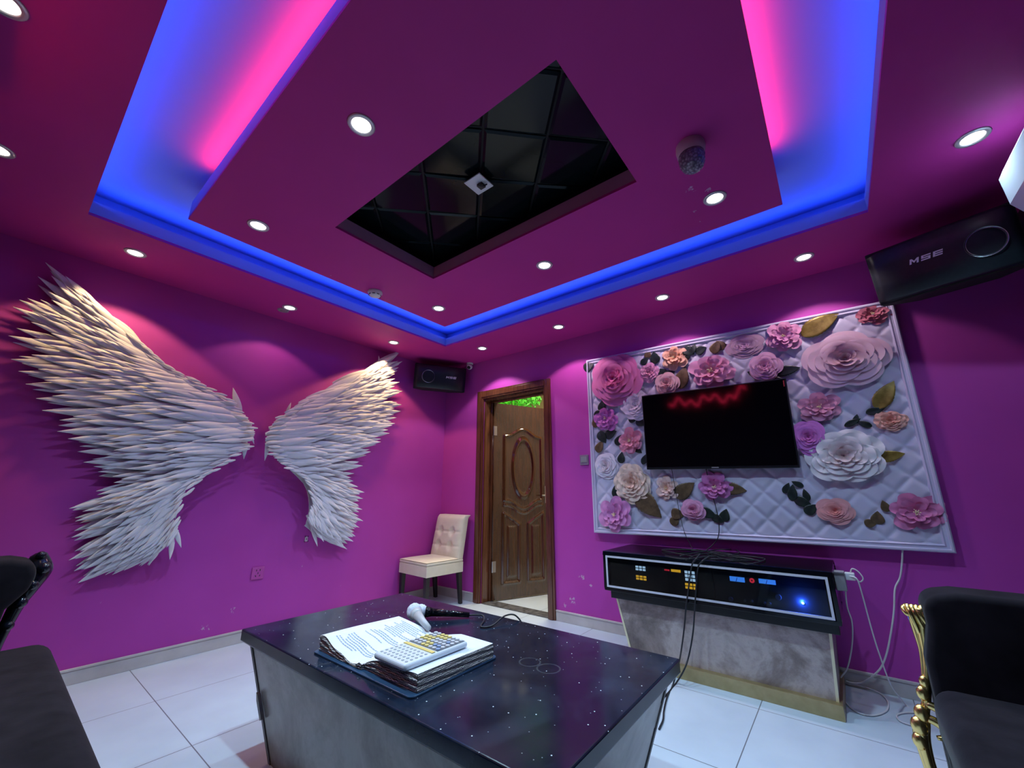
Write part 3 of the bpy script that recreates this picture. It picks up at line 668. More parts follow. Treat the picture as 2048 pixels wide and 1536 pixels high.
def leaf(px, py, lp, deg, wr, m_, y=PY-.012, serr=0.04):
    c = onY(px, py, y); Ln = (onY(px+lp, py, y)-c).length; mb = local(MB()); rws = []; nv_ = 22
    for j in range(nv_+1):
        s = j/nv_; w = wr*Ln*math.sin(PI*min(1, s*1.02))**.7*(1-.35*s) + .001; rw = []
        for i in range(-4, 5):
            u = i/4; rw.append(Vector((Ln*(s-.5) + abs(u)*w*-.25, u*w*(1+serr*math.sin(s*60)*(abs(u) > .9)), .05*Ln*math.sin(PI*s) + .06*w*abs(u) + .010*Ln*abs(math.sin((s*9+abs(u)*1.2)*PI)))))
        rws.append(rw)
    mb.grid(rws); o = mb.obj('leaf', m_, panel, smooth=True, solid=.0015); o.matrix_parent_inverse = Matrix.Identity(4)
    o.matrix_basis = panel.matrix_world.inverted() @ Matrix.Translation(c) @ rotX @ Matrix.Rotation(math.radians(deg), 4, 'Z')
    return o
G, Bn, D = M['goldleaf'], M['brownleaf'], M['darkleaf']
for a in [(1640,650,95,25,.30,G),(1770,790,90,55,.28,G),(1782,912,60,10,.3,G),(1365,755,50,70,.35,Bn),(1298,1010,68,-45,.36,Bn),(1370,980,52,35,.36,Bn),(1470,978,48,-10,.34,Bn),
          (1755,1035,34,80,.5,Bn),(1432,694,30,60,.45,Bn),(1356,1028,28,0,.5,Bn),(1205,875,26,-60,.4,D),(1222,868,26,20,.4,D),(1238,880,22,60,.4,D),
          (1310,715,26,100,.45,D),(1290,722,20,40,.4,D),(1326,745,22,120,.5,D),(1340,748,22,20,.5,D),(1378,703,26,-40,.5,D),(1386,698,22,60,.4,D),(1575,741,54,5,.28,D),(1508,748,30,150,.35,D),
          (1204,812,22,80,.4,D),(1198,826,22,20,.3,D),(1268,836,24,30,.35,D),(1282,846,22,-30,.4,D),(1705,845,40,25,.22,D),(1750,822,40,10,.3,D),(1418,1027,34,-25,.38,D),(1450,1030,28,70,.45,D),
          (1585,985,40,80,.3,D),(1607,1005,40,-30,.35,D),(1622,1018,34,40,.4,D),(1595,968,26,150,.3,D),(1243,915,22,80,.4,D),(1232,982,26,85,.35,D),(1290,918,24,60,.3,D),(1200,893,24,60,.4,Bn),(1178,733,22,30,.5,D),(1555,762,40,-12,.3,D),(1402,700,24,20,.5,D),(1440,690,26,120,.45,Bn),(1296,708,18,80,.45,Bn),(1372,712,20,100,.45,D),
          (1728,848,34,150,.28,D),(1765,812,34,20,.3,D),(1712,838,26,70,.3,D),(1770,1012,30,100,.4,Bn),(1742,1046,28,10,.45,Bn),(1350,1040,24,60,.45,Bn),(1436,1038,26,-30,.4,D),(1573,976,28,60,.3,D),(1612,990,30,100,.3,D),(1218,800,18,120,.4,D),(1190,845,20,100,.35,Bn),(1276,900,20,-40,.35,D),(1225,1050,22,-60,.4,Bn)]:
    leaf(*a)

# ------------------------------------------------------------------ television
TY = -.10
tc = [onY(1282, 793, TY), onY(1571, 757, TY), onY(1598, 934, TY), onY(1296, 939, TY)]
tvw, tvh = .948, .566; tm = (tc[0]+tc[1]+tc[2]+tc[3])/4
tv = thing('television', 'flat black switched-off television mounted on the flower panel', 'television', tm)
tv.rotation_euler = (math.radians(1.5), math.radians(1.35), 0); bpy.context.view_layer.update()
mb = local(MB()); mb.box((-tvw/2, 0, -tvh/2), (tvw/2, .035, tvh/2)); mb.box((-tvw*.3, .035, -tvh*.35), (tvw*.3, .05, tvh*.2)); mb.obj('body', M['black'], tv, bevel=.003)
mb = local(MB()); mb.box((-tvw/2+.008, -.0015, -tvh/2+.018), (tvw/2-.008, .001, tvh/2-.008)); mb.obj('screen', mat('dark_glass_screen', (.0012, .0012, .0025), .07, spec=.5), tv)
mb = local(MB()); mb.box((-.022, -.0025, -tvh/2+.006), (.022, 0, -tvh/2+.012)); mb.obj('maker_badge', M['grey'], tv)
mb = local(MB()); mb.box((tvw/2-.018, -.003, tvh/2-.055), (tvw/2-.011, -.001, tvh/2-.015)); mb.obj('sticker', mat('red_sticker', (.35, .02, .03), .5), tv)
mb = local(MB()); mb.box((-.12, .05, -.1), (.12, .062, .1)); mb.obj('wall_bracket', M['black'], tv)

# ------------------------------------------------------------------ loudspeakers
def letters(mb, text, x0, z0, h, w, gap, y, th=.22, slant=.25):
    def bar(pts):
        P = [Vector((x0+cx+(p[0]+slant*p[1]*h/w)*w, y, z0+p[1]*h)) for p in pts]; mb.prism(P, (0, -.002, 0))
    cx = 0
    for ch in text:
        t = th
        if ch == 'M': S = [[(0,0),(t,0),(t,1),(0,1)], [(1-t,0),(1,0),(1,1),(1-t,1)], [(t,1),(t,.62),(.5,.15),(.5,.55)], [(.5,.55),(.5,.15),(1-t,.62),(1-t,1)]]
        elif ch == 'S': S = [[(0,0),(1,0),(1,t),(0,t)], [(0,1-t),(1,1-t),(1,1),(0,1)], [(0,.5-t/2),(1,.5-t/2),(1,.5+t/2),(0,.5+t/2)], [(0,.5+t/2),(t,.5+t/2),(t,1-t),(0,1-t)], [(1-t,t),(1,t),(1,.5-t/2),(1-t,.5-t/2)]]
        else: S = [[(0,0),(1,0),(1,t),(0,t)], [(0,1-t),(1,1-t),(1,1),(0,1)], [(0,.5-t/2),(1,.5-t/2),(1,.5+t/2),(0,.5+t/2)], [(0,t),(t,t),(t,.5-t/2),(0,.5-t/2)], [(0,.5+t/2),(t,.5+t/2),(t,1-t),(0,1-t)]]
        for s_ in S: bar(s_)
        cx += w+gap
    return mb
def speaker(name, label, c, th, tilt, Wd, Hh, Dp, textpos, rear=.55, ringx=.58):
    sp = thing(name, label, 'loudspeaker', c, 0); sp.rotation_euler = (tilt, 0, th); bpy.context.view_layer.update()
    # local: x width, y depth (away from the room), z up ; front face at y = 0
    mb = local(MB()); w, h = Wd/2, Hh/2; rw = w*rear
    P = [(-w, .03, -h), (w, .03, -h), (w, .03, h), (-w, .03, h), (-w*.98, .10, -h), (w*.98, .10, -h), (w*.98, .10, h), (-w*.98, .10, h), (-rw, Dp, -h), (rw, Dp, -h), (rw, Dp, h), (-rw, Dp, h)]
    mb.add(P, [(0,1,2,3),(0,4,5,1),(1,5,6,2),(2,6,7,3),(3,7,4,0),(4,8,9,5),(5,9,10,6),(6,10,11,7),(7,11,8,4),(8,11,10,9)])
    mb.obj('cabinet', M['blackmat'], sp, bevel=.006)
    mb = local(MB())   # curved front grille
    rows = []
    for i in range(17):
        u = -1+2*i/16; yy = .03-.035*(1-abs(u)**3.5)
        rows.append([Vector((u*(w-.004), yy+(0 if abs(v_) < .95 else .012), v_*(h-.006))) for v_ in (-1, -.9, -.3, .3, .9, 1)])
    mb.grid(rows); mb.obj('front_grille', M['grille'], sp, smooth=True, solid=.002)
    mb = local(MB()); mb.lathe([(.062, 0), (.066, -.004), (.070, 0)], n=32, mtx=Matrix.Translation((w*ringx, -.006, 0)) @ Matrix.Rotation(PI/2, 4, 'X')); mb.obj('horn_ring', M['ringmetal2'], sp, smooth=True)
    mb = local(MB()); letters(mb, 'MSE', textpos[0], textpos[1], Hh*.085, Hh*.115, Hh*.03, -.0075); mb.obj('maker_lettering', M['lettering'], sp)
    mb = local(MB()); mb.box((-.03, Dp-.03, -.04), (.03, Dp+.06, .04)); mb.box((-.05, Dp+.05, -.07), (.05, Dp+.06, .07)); mb.obj('wall_bracket', M['black'], sp)
    return sp
M['grille'] = noisy('dark_teal_grille_cloth', (.006, .012, .018), (.012, .02, .026), 60, .38)
M['ringmetal2'] = mat('dim_horn_ring', (.25, .30, .32), .25, metal=.8)
M['lettering'] = mat('pale_logo_letters', (.85, .84, .92), .4)
speaker('loudspeaker', 'small looking black MSE loudspeaker in the corner beside the door', (.30, -.35, 2.215), math.radians(61), math.radians(10), .56, .27, .24, (.05, .0), ringx=-.5)
speaker('loudspeaker', 'large black MSE loudspeaker at upper right above the flower panel', (4.06, -.43, 2.15), math.radians(-18), math.radians(12), .54, .30, .28, (-.105, .01))

# ------------------------------------------------------------------ air conditioner at the right edge
t_ = thing('air_conditioner', 'white wall air conditioner cut off by the right picture edge', 'air conditioner', (4.44, -1.25, 2.1))
mb = MB(); prof = [(4.445, 2.05), (4.30, 2.055), (4.235, 2.075), (4.205, 2.13), (4.20, 2.25), (4.22, 2.29), (4.445, 2.30)]
mb.prism([(x, -.83, z) for x, z in prof], (0, -.86, 0)); mb.obj('casing', mat('glossy_white_casing', (.72, .75, .8), .15), t_, bevel=.008, seg=3)
mb = MB(); mb.box((4.245, -1.62, 2.046), (4.33, -.90, 2.056)); mb.obj('air_flap', M['white'], t_, bevel=.002)

# ------------------------------------------------------------------ console cabinet with karaoke electronics
CX0, CX1, CF, CZ0, CZ1 = 2.166, 3.386, -.50, .402, .640
cab = thing('equipment_console', 'black glass-fronted console on marble base below the flower panel', 'cabinet', ((CX0+CX1)/2, -.25, 0))
mb = MB()
mb.box((CX0, CF, CZ1-.022), (CX1, -.02, CZ1)); mb.box((CX0, CF, CZ0), (CX1, -.02, CZ0+.018)); mb.box((CX0, CF, CZ0+.018), (CX0+.018, -.02, CZ1-.022)); mb.box((CX1-.018, CF, CZ0+.018), (CX1, -.02, CZ1-.022)); mb.box((CX0+.018, -.04, CZ0+.018), (CX1-.018, -.02, CZ1-.022))
mb.obj('body', M['blackgloss'], cab, bevel=.002)
mb = MB(); mb.box((CX0+.028, CF+.03, .355), (CX1-.014, -.03, CZ0)); mb.obj('lower_band', M['black'], cab, bevel=.002)
mb = MB(); a, b, c_, d_ = CX0+.02, CX1-.022, CZ0+.022, CZ1-.026; w = .011
mb.box((a, CF-.004, d_-w), (b, CF+.006, d_)); mb.box((a, CF-.004, c_), (b, CF+.006, c_+w)); mb.box((a, CF-.004, c_+w), (a+w, CF+.006, d_-w)); mb.box((b-w, CF-.004, c_+w), (b, CF+.006, d_-w))
mb.obj('front_trim', M['bluetrim'], cab)
gl = bpy.data.materials.new('tinted_glass'); gl.use_nodes = True; nt = gl.node_tree; nt.nodes.clear()
o_ = nt.nodes.new('ShaderNodeOutputMaterial'); mx = nt.nodes.new('ShaderNodeMixShader'); tr = nt.nodes.new('ShaderNodeBsdfTransparent'); gs = nt.nodes.new('ShaderNodeBsdfGlossy'); fn = nt.nodes.new('ShaderNodeFresnel')
tr.inputs[0].default_value = (.55, .6, .62, 1); gs.inputs['Roughness'].default_value = .03; fn.inputs[0].default_value = 1.45
nt.links.new(fn.outputs[0], mx.inputs[0]); nt.links.new(tr.outputs[0], mx.inputs[1]); nt.links.new(gs.outputs[0], mx.inputs[2]); nt.links.new(mx.outputs[0], o_.inputs[0])
mb = MB(); mb.box((a+w, CF-.001, c_+w), (b-w, CF+.003, d_-w)); mb.obj('glass_front', gl, cab)
# marble base, narrower at the foot
sf = -.455
mb = MB(); mb.add([(2.295, sf, .062), (3.318, sf, .062), (3.318, -.03, .062), (2.295, -.03, .062), (2.222, sf, .356), (3.338, sf, .356), (3.338, -.03, .356), (2.222, -.03, .356)], [(0,3,2,1),(4,5,6,7),(0,1,5,4),(1,2,6,5),(2,3,7,6),(3,0,4,7)])
mb.obj('marble_base', M['marble2'], cab)
for (xb, xt, s) in ((2.295, 2.222, 1), (3.318, 3.338, -1)):
    mb = MB(); mb.prism([(xb, sf-.004, .062), (xb+s*.012, sf-.004, .062), (xt+s*.012, sf-.004, .356), (xt, sf-.004, .356)], (0, .02, 0)); mb.obj('edge_trim', M['paletrim'], cab)
mb = MB(); mb.box((2.282, -.495, 0), (3.332, -.02, .064)); mb.obj('gold_plinth', M['goldtrim'], cab, bevel=.002)
# equipment behind the glass
def keyrow(root, name, x0, z0, nx_, nz_, dx, dz, w_, h_, m_, y, taper=0):
    for r in range(nz_):
        for c2 in range(nx_):
            mb = MB(); xx = x0+c2*dx; zz = z0-r*dz; mb.box((xx, y-.003, zz-h_), (xx+w_, y, zz)); mb.obj(name, m_, root, bevel=.001)
EY = CF+.02
eq = thing('effects_unit', 'dark karaoke effects unit with small glowing white and amber keys, left half of console', 'audio unit', (2.5, EY+.12, CZ0+.018))
mb = MB(); mb.box((CX0+.04, EY, CZ0+.018), (2.83, EY+.22, CZ1-.03)); mb.obj('case', noisy('dark_green_grey_panel', (.010, .014, .016), (.018, .024, .024), 3, .3), eq)
def cz(px, py): return onY(px, py, EY)
def keyblock(px0, py0, px1, py1, nx_, nz_, m_, fillx=.78, fillz=.72):
    A = cz(px0, py0); B = cz(px1, py1); dx = (B.x-A.x)/nx_; dz = (A.z-B.z)/nz_
    keyrow(eq, 'lit_key', A.x, A.z, nx_, nz_, dx, dz, dx*fillx, dz*fillz, m_, EY)
keyblock(1271, 1131, 1293, 1144, 3, 2, M['keywhite']); keyblock(1272, 1150, 1295, 1163, 3, 2, M['keyamber'])
keyblock(1342, 1138, 1362, 1146, 6, 1, M['keyamber'], .9, .9); keyblock(1329, 1138, 1340, 1143, 3, 1, M['keyred'], .75, .8)
keyblock(1369, 1141, 1393, 1166, 3, 3, M['keywhite']); keyblock(1370, 1165.5, 1396, 1182, 3, 2, M['keyamber'])
am = thing('amplifier', 'black amplifier with two blue meters and bright blue lamp, right half of console', 'amplifier', (3.1, EY+.12, CZ0+.018))
mb = MB(); mb.box((2.836, EY, CZ0+.018), (CX1-.04, EY+.22, CZ1-.03)); mb.obj('case', mat('charcoal_amp_case', (.02, .022, .03), .4), am)
def amp_rect(nm, p0, p1, m_, th=.003):
    A, B = cz(*p0), cz(*p1); mb = MB(); mb.box((A.x, EY-th, B.z), (B.x, EY, A.z)); return mb.obj(nm, m_, am)
for p0, p1 in (((1459, 1152), (1490, 1165)), ((1517, 1157), (1552, 1170))):
    mtr = amp_rect('blue_meter', p0, p1, M['vu'])
    A = cz((p0[0]+p1[0])/2-3, p1[1]); mb = MB(); mb.prism([(A.x, EY-.0035, A.z+.003), (A.x+.003, EY-.0035, A.z+.003), (A.x+.012, EY-.0035, A.z+.026), (A.x+.009, EY-.0035, A.z+.026)], (0, -.001, 0)); mb.obj('needle', M['vudark'], mtr)
A = cz(1504, 1161); mb = MB(); mb.lathe([(.004, -.004), (.012, -.004), (.012, 0)], n=16, mtx=Matrix.Translation((A.x, EY, A.z)) @ Matrix.Rotation(-PI/2, 4, 'X')); mb.obj('red_indicator_ring', M['keyred'], am)
A = cz(1606, 1206); mb = MB(); mb.ball((A.x, EY-.004, A.z), .006); mb.obj('blue_indicator', M['bluelamp'], am, smooth=True)
pl_ = bpy.data.lights.new('indicator_glow', 'POINT'); pl_.energy = 3.0; pl_.color = (.03, .12, 1); pl_.shadow_soft_size = .004
po = bpy.data.objects.new('indicator_glow', pl_); po.location = (A.x-.003, EY-.015, A.z+.002); C.objects.link(po)
for px, py, r in ((1557, 1194, .014), (1490, 1201, .006), (1504, 1202, .006), (1530, 1206, .006), (1540, 1207, .006), (1462, 1198, .012)):
    A = cz(px, py); mb = MB(); mb.lathe([(.0001, .012), (r*.9, .012), (r, .008), (r, 0)], n=18, mtx=Matrix.Translation((A.x, EY, A.z)) @ Matrix.Rotation(PI/2, 4, 'X')); mb.obj('knob', M['grey'], am, smooth=False)
# adapters on the right end of the console
t_ = thing('socket_strip', 'grey socket box fixed to the right end of the console', 'power socket', (CX1, -.33, .56))
mb = MB(); mb.box((CX1+.001, -.42, .545), (CX1+.045, -.30, .625)); mb.obj('housing', M['grey'], t_, bevel=.004)
mb = MB(); mb.box((CX1-.02, -.425, .625), (CX1+.046, -.41, .630)); mb.obj('metal_clip', M['steel'], t_)
t_ = thing('charger_plug', 'white charger plug in the socket box, uppermost', 'charger', (CX1+.07, -.34, .60))
mb = MB(); mb.box((CX1+.0455, -.37, .590), (CX1+.085, -.335, .625)); mb.obj('plug_body', M['white'], t_, bevel=.004)
mb = MB(); mb.tube([(CX1+.07, -.35, .625), (CX1+.08, -.36, .645), (CX1+.10, -.36, .635), (CX1+.115, -.36, .605), (CX1+.10, -.35, .585), (CX1+.085, -.35, .600)], .003, smooth_=5); mb.obj('cable_loop', M['whitecable'], t_, smooth=True)

# ------------------------------------------------------------------ cables
def cable(name, pts, r, m_, label, cat='cable', group=None):
    mb = MB(); mb.tube(pts, r, 8, smooth_=7); o = mb.obj(name, m_, smooth=True, loc=pts[0]); return tag(o, label, cat, group)
def PYs(l, y): return [onY(a_, b_, y) for a_, b_ in l]
f0 = .005
def fp(x, y, z=.005):            # on the floor, or up the baseboard where the cable leans on it
    p = onZ(x, y, z); return p if p.y < -.022 else onY(x, y, -.022)
cable('white_cable', [onY(1688, 1152, -.36), onY(1702, 1153, -.37), onY(1715, 1160, -.38), onY(1726, 1195, -.36), onY(1745, 1265, -.33), onY(1762, 1318, -.30), onY(1783, 1372, -.26), fp(1812, 1410), fp(1838, 1432), fp(1850, 1440), fp(1840, 1428), fp(1815, 1425), fp(1794, 1430), fp(1800, 1442), fp(1822, 1450), fp(1850, 1458)], .0032, M['whitecable'], 'bright white charger cable running from console end to floor by the gold arm')
cable('white_cable', [onY(1805, 1100, -.036), onY(1804, 1125, -.03), onY(1800, 1155, -.028), onY(1790, 1178, -.03), onY(1788, 1220, -.03), onY(1782, 1265, -.03), onY(1773, 1308, -.03), onY(1762, 1335, -.03), onY(1748, 1350, -.03), onY(1736, 1359, -.035), fp(1722, 1366), fp(1705, 1366), fp(1692, 1362)], .0042, M['whitecable'], 'thick white cable hanging from the lower edge of the flower panel')
cable('white_cable', [onY(1690, 1165, -.2), onY(1694, 1212, -.15), onY(1704, 1245, -.12), onY(1704, 1290, -.10), onY(1695, 1335, -.10), onY(1682, 1355, -.12), fp(1676, 1372), fp(1688, 1400), fp(1712, 1423), fp(1745, 1431), fp(1772, 1422), fp(1776, 1405), fp(1762, 1388), fp(1735, 1376), fp(1700, 1366)], .0035, M['whitecable'], 'white cable behind console end, looping on the floor tiles')
cable('black_cable', PYs([(1343, 936)], -.07)+PYs([(1350, 975), (1358, 1020), (1368, 1062), (1378, 1085)], -.062)+[onZ(1385, 1098, .645)], .002, M['rubber'], 'thin black cable hanging from television, left of two')
cable('black_cable', PYs([(1412, 937)], -.07)+PYs([(1420, 975), (1432, 1015), (1438, 1050), (1436, 1075), (1425, 1090)], -.062)+[onZ(1410, 1103, .645)], .0028, M['rubber'], 'thicker black cable hanging from television, right of two')
# tangle of black cables on the console
rnd = random.Random(3); zt = CZ1+.006
def topz(px, py, dz=0): return onZ(px, py, zt+dz)
loops = [
 [(1385,1113),(1340,1104),(1324,1100),(1345,1097),(1400,1102),(1450,1106),(1480,1116),(1430,1118),(1390,1112)],
 [(1395,1100),(1360,1098),(1352,1090),(1362,1083),(1385,1088),(1400,1100),(1440,1110),(1500,1118),(1520,1122)],
 [(1360,1112),(1390,1106),(1430,1100),(1450,1094),(1470,1098),(1478,1106),(1450,1112),(1410,1114),(1378,1118)],
 [(1372,1120),(1400,1108),(1440,1108),(1490,1112),(1530,1118),(1500,1128),(1480,1126)],
 [(1330,1112),(1370,1118),(1420,1112),(1460,1120),(1510,1120),(1470,1112),(1420,1104)]]
for i, lp in enumerate(loops):
    cable('black_cable', [topz(a_, max(b_, 1099), .003*(i % 3)+.004*(k % 2)) for k, (a_, b_) in enumerate(lp)], .003, M['rubber'], 'black cable coiled in the tangle on top of the console', group='tangled cables on the console')
cable('black_cable', [topz(1400, 1108, .01), topz(1392, 1118, .012), onY(1384, 1130, CF-.012), onY(1378, 1170, CF-.014), onY(1372, 1215, CF-.014), onY(1369, 1250, CF-.02), onY(1364, 1290, CF-.05), onY(1357, 1330, CF-.10), onZ(1345, 1372, f0), onZ(1334, 1395, f0), onZ(1328, 1420, f0), onZ(1326, 1440, f0), onZ(1318, 1458, f0)], .0042, M['rubber'], 'black cable hanging over console front and running to the table foot, left of two')
cable('black_cable', [topz(1420, 1112, .01), topz(1405, 1122, .012), onY(1396, 1136, CF-.012), onY(1392, 1180, CF-.014), onY(1389, 1225, CF-.014), onY(1386, 1265, CF-.025), onY(1378, 1310, CF-.05), onY(1368, 1340, CF-.09), onZ(1352, 1366, f0), onZ(1330, 1392, f0), onZ(1312, 1400, f0)], .0042, M['rubber'], 'black cable hanging over console front, right of two')

# ------------------------------------------------------------------ sockets and switch
def plate(name, label, cat, c, axis, w=.086, h=.086, m_=None, kind='socket'):
    t_ = thing(name, label, cat, c)
    if axis == 'A': Mx = Matrix.Translation(c) @ Matrix.Rotation(PI/2, 4, 'Z') @ Matrix.Rotation(PI/2, 4, 'X')
    else: Mx = Matrix.Translation(c) @ Matrix.Rotation(PI/2, 4, 'X')
    mb = MB(); mb.box((-w/2, -h/2, 0), (w/2, h/2, .008), mtx=Mx); mb.obj('plate', m_, t_, bevel=.002)
    if kind == 'socket':
        for q in ((-.012, .02, 0), (.012, .02, 0), (0, .0, 0), (-.014, -.018, .5), (.014, -.018, -.5)):
            mb = MB(); mb.box((-.002, -.006, .0075), (.002, .006, .0095), mtx=Mx @ Matrix.Translation((q[0], q[1], 0)) @ Matrix.Rotation(q[2], 4, 'Z')); mb.obj('socket_slot', M['black'], t_)
    else:
        mb = MB(); mb.box((-.028, -.02, .008), (.028, .028, .011), mtx=Mx); mb.obj('rocker', M['grey'], t_, bevel=.001)
    return t_
pk = noisy('pink_stained_plate', (.46, .05, .33), (.52, .08, .40), 9, .4)
plate('wall_socket', 'magenta-painted power socket low on wall between the wings', 'power socket', onX(515, 1146, 0.0), 'A', .084, .084, pk)
plate('switch_plate', 'tiny pale wall plate just below the right wing', 'wall plate', onX(612, 1078, 0.0), 'A', .022, .036, noisy('mauve_plate', (.6, .5, .62), (.65, .55, .66), 9, .4), 'socket')
plate('light_switch', 'mauve-grey light switch between door and flower panel', 'light switch', onY(1169, 920, 0.0), 'B', .082, .086, noisy('mauve_grey_plastic', (.24, .17, .26), (.28, .20, .3), 9, .4), 'switch')

# ------------------------------------------------------------------ chair in the corner
ch = thing('dining_chair', 'cream button-tufted dining chair with dark legs in the corner by the door', 'chair', (.03, -.533, 0), -.065)
cw, cdp, zs = .44, .435, .409
def tuft(u, v):
    d = 1
    for bu in (-.42, 0.42):
        for bv in (.30, .62): d = min(d, math.hypot((u-bu)*.22, (v-bv)*.40)/.05)
    g_ = min(1, min(abs(v-.30), abs(v-.62))*.40/.018 + .25); g2 = min(1, min(abs(u-.42), abs(u+.42))*.22/.014+.55)
    return .030*min(1, d)*(.55+.45*g_*g2)
mb = local(MB()); nu_, nv_ = 28, 16
mb.grid([[Vector((cw/2+cw/2*math.copysign(abs(a_)**.9, a_)*.995, cdp*b_, zs + .012*(1-a_**6)*(1-(2*b_-1)**6) - .004)) for a_ in [-1+2*i/nu_ for i in range(nu_+1)]] for b_ in [j/nv_ for j in range(nv_+1)]])
mb.box((0, 0, .375), (cw, cdp, zs-.006)); mb.obj('seat', M['cream'], ch, smooth=True, bevel=.012, seg=3)
mb = local(MB()); mb.box((.002, .002, .283), (cw-.002, cdp-.0, .3749)); mb.obj('seat_skirt', M['cream'], ch, bevel=.004)
mb = local(MB()); nu_, nv_ = 40, 44; lean = .075; bt = .07; ztop = .80
def bp(a_, b_, front):
    z = zs-.02+(ztop-zs+.02)*b_; y = cdp - bt + lean*b_ + (0 if front else bt*.9)
    if b_ > .93: y += (.03 if not front else .012)*(b_-.93)/.07
    if front: y -= tuft(a_, b_)*(1-a_**8)*(1-(2*b_-1)**10)
    return Vector((cw/2+cw/2*a_*(.99-.04*b_), y, z))
A_ = [-1+2*i/nu_ for i in range(nu_+1)]; B_ = [j/nv_ for j in range(nv_+1)]
fr_ = [[bp(a_, b_, True) for a_ in A_] for b_ in B_]; bk_ = [[bp(a_, b_, False) for a_ in A_] for b_ in B_]
mb.grid(fr_); mb.grid(bk_)
mb.grid([[fr_[j][0], bk_[j][0]] for j in range(nv_+1)]); mb.grid([[fr_[j][-1], bk_[j][-1]] for j in range(nv_+1)]); mb.grid([fr_[-1], bk_[-1]]); mb.grid([fr_[0], bk_[0]])
mb.obj('backrest', M['cream'], ch, smooth=True, bevel=.008)
for bu in (-.42, .42):
    for bv in (.30, .62):
        p = bp(bu, bv, True); mb = local(MB()); mb.ball((p.x, p.y-.004, p.z), .007, 8, sc=(1, .5, 1)); mb.obj('button', M['cream'], ch, smooth=True)
dk = mat('dark_stained_leg', (.012, .010, .014), .35)
for (x, y, sx_, sy_) in ((.03, .03, .0, 0), (cw-.03, .03, 0, 0), (.03, cdp-.03, 0, .03), (cw-.03, cdp-.03, 0, .03)):
    mb = local(MB()); a_, b_ = .022, .015
    mb.add([(x-b_, y+sy_-b_, 0), (x+b_, y+sy_-b_, 0), (x+b_, y+sy_+b_, 0), (x-b_, y+sy_+b_, 0), (x-a_, y-a_, .284), (x+a_, y-a_, .284), (x+a_, y+a_, .284), (x-a_, y+a_, .284)], [(0,3,2,1),(4,5,6,7),(0,1,5,4),(1,2,6,5),(2,3,7,6),(3,0,4,7)])
    mb.obj('leg', dk, ch, bevel=.002)

# ------------------------------------------------------------------ coffee table
TX0, TX1, TY0, TY1, TZ = 1.372, 2.945, -2.345, -1.512, .45
tb = thing('coffee_table', 'large low table with black granite top and grey marble sides', 'table', ((TX0+TX1)/2, (TY0+TY1)/2, 0))
mb = MB(); mb.box((TX0, TY0, TZ-.045), (TX1, TY1, TZ)); mb.obj('granite_top', M['granite'], tb, bevel=.005, seg=3)
TB = [(1.400, -2.315), (2.915, -2.315), (2.915, -1.540), (1.400, -1.540)]; BB = [(1.575, -2.250), (2.785, -2.250), (2.785, -1.620), (1.575, -1.620)]
zt_ = TZ-.0455
mb = MB(); mb.add([(x, y, 0) for x, y in BB] + [(x, y, zt_) for x, y in TB], [(0,3,2,1),(4,5,6,7),(0,1,5,4),(1,2,6,5),(2,3,7,6),(3,0,4,7)]); mb.obj('marble_body', M['marble'], tb)
edge = noisy('worn_grey_edge', (.12, .11, .11), (.24, .23, .22), 22, .5)
for i, (sx_, sy_) in enumerate(((1, 1), (-1, 1), (-1, -1), (1, -1))):
    mb = MB(); (bx, by), (tx, ty) = BB[i], TB[i]; w_ = .017
    for (ox, oy, wx, wy) in ((-sx_*.003, -sy_*.003, sx_*w_, sy_*.006), (-sx_*.003, -sy_*.003, sx_*.006, sy_*w_)):
        lo = [(bx+ox, by+oy, 0), (bx+ox+wx, by+oy, 0), (bx+ox+wx, by+oy+wy, 0), (bx+ox, by+oy+wy, 0)]; hi = [(tx+ox, ty+oy, zt_), (tx+ox+wx, ty+oy, zt_), (tx+ox+wx, ty+oy+wy, zt_), (tx+ox, ty+oy+wy, zt_)]
        mb.add(lo+hi, [(0,3,2,1),(4,5,6,7),(0,1,5,4),(1,2,6,5),(2,3,7,6),(3,0,4,7)])
    mb.obj('corner_strip', edge, tb)
dkj = mat('dark_joint_line', (.015, .015, .018), .7)
for i, sx_ in ((0, 1), (1, -1)):       # dark open joint beside the front corner strips
    mb = MB(); (bx, by), (tx, ty) = BB[i], TB[i]; f = lambda t_, o_: (bx+(tx-bx)*t_+sx_*o_, by+(ty-by)*t_-.0015, zt_*t_)
    mb.prism([f(.03, .0175), f(.03, .0205), f(.96, .0215), f(.96, .0175)], (0, .001, 0)); mb.obj('open_joint', dkj, tb)
(bx, by), (tx, ty) = BB[2], TB[2]
for t0, t1 in ((.06, .62), (.80, .93)):
    f = lambda t_, o_: (bx+(tx-bx)*t_+.0012, by+(ty-by)*t_-o_, zt_*t_); mb = MB(); mb.prism([f(t0, .019), f(t0, .0235), f(t1, .0235), f(t1, .019)], (-.001, 0, 0)); mb.obj('open_joint', dkj, tb)
mb = MB(); mb.box((1.402, -2.321, zt_-.016), (2.913, -2.3155, zt_-.0003)); mb.box((2.9155, -2.312, zt_-.016), (2.921, -1.543, zt_-.0003)); mb.obj('top_moulding', edge, tb)
mb = MB(); p = Vector((1.500, -2.291, .235)); mb.prism([p, p+Vector((.016, 0, -.006)), p+Vector((.050, .012, -.085)), p+Vector((.034, .013, -.092)), p+Vector((.002, .004, -.03))], (0, -.012, 0))
mb.obj('loose_chip', edge, tb)

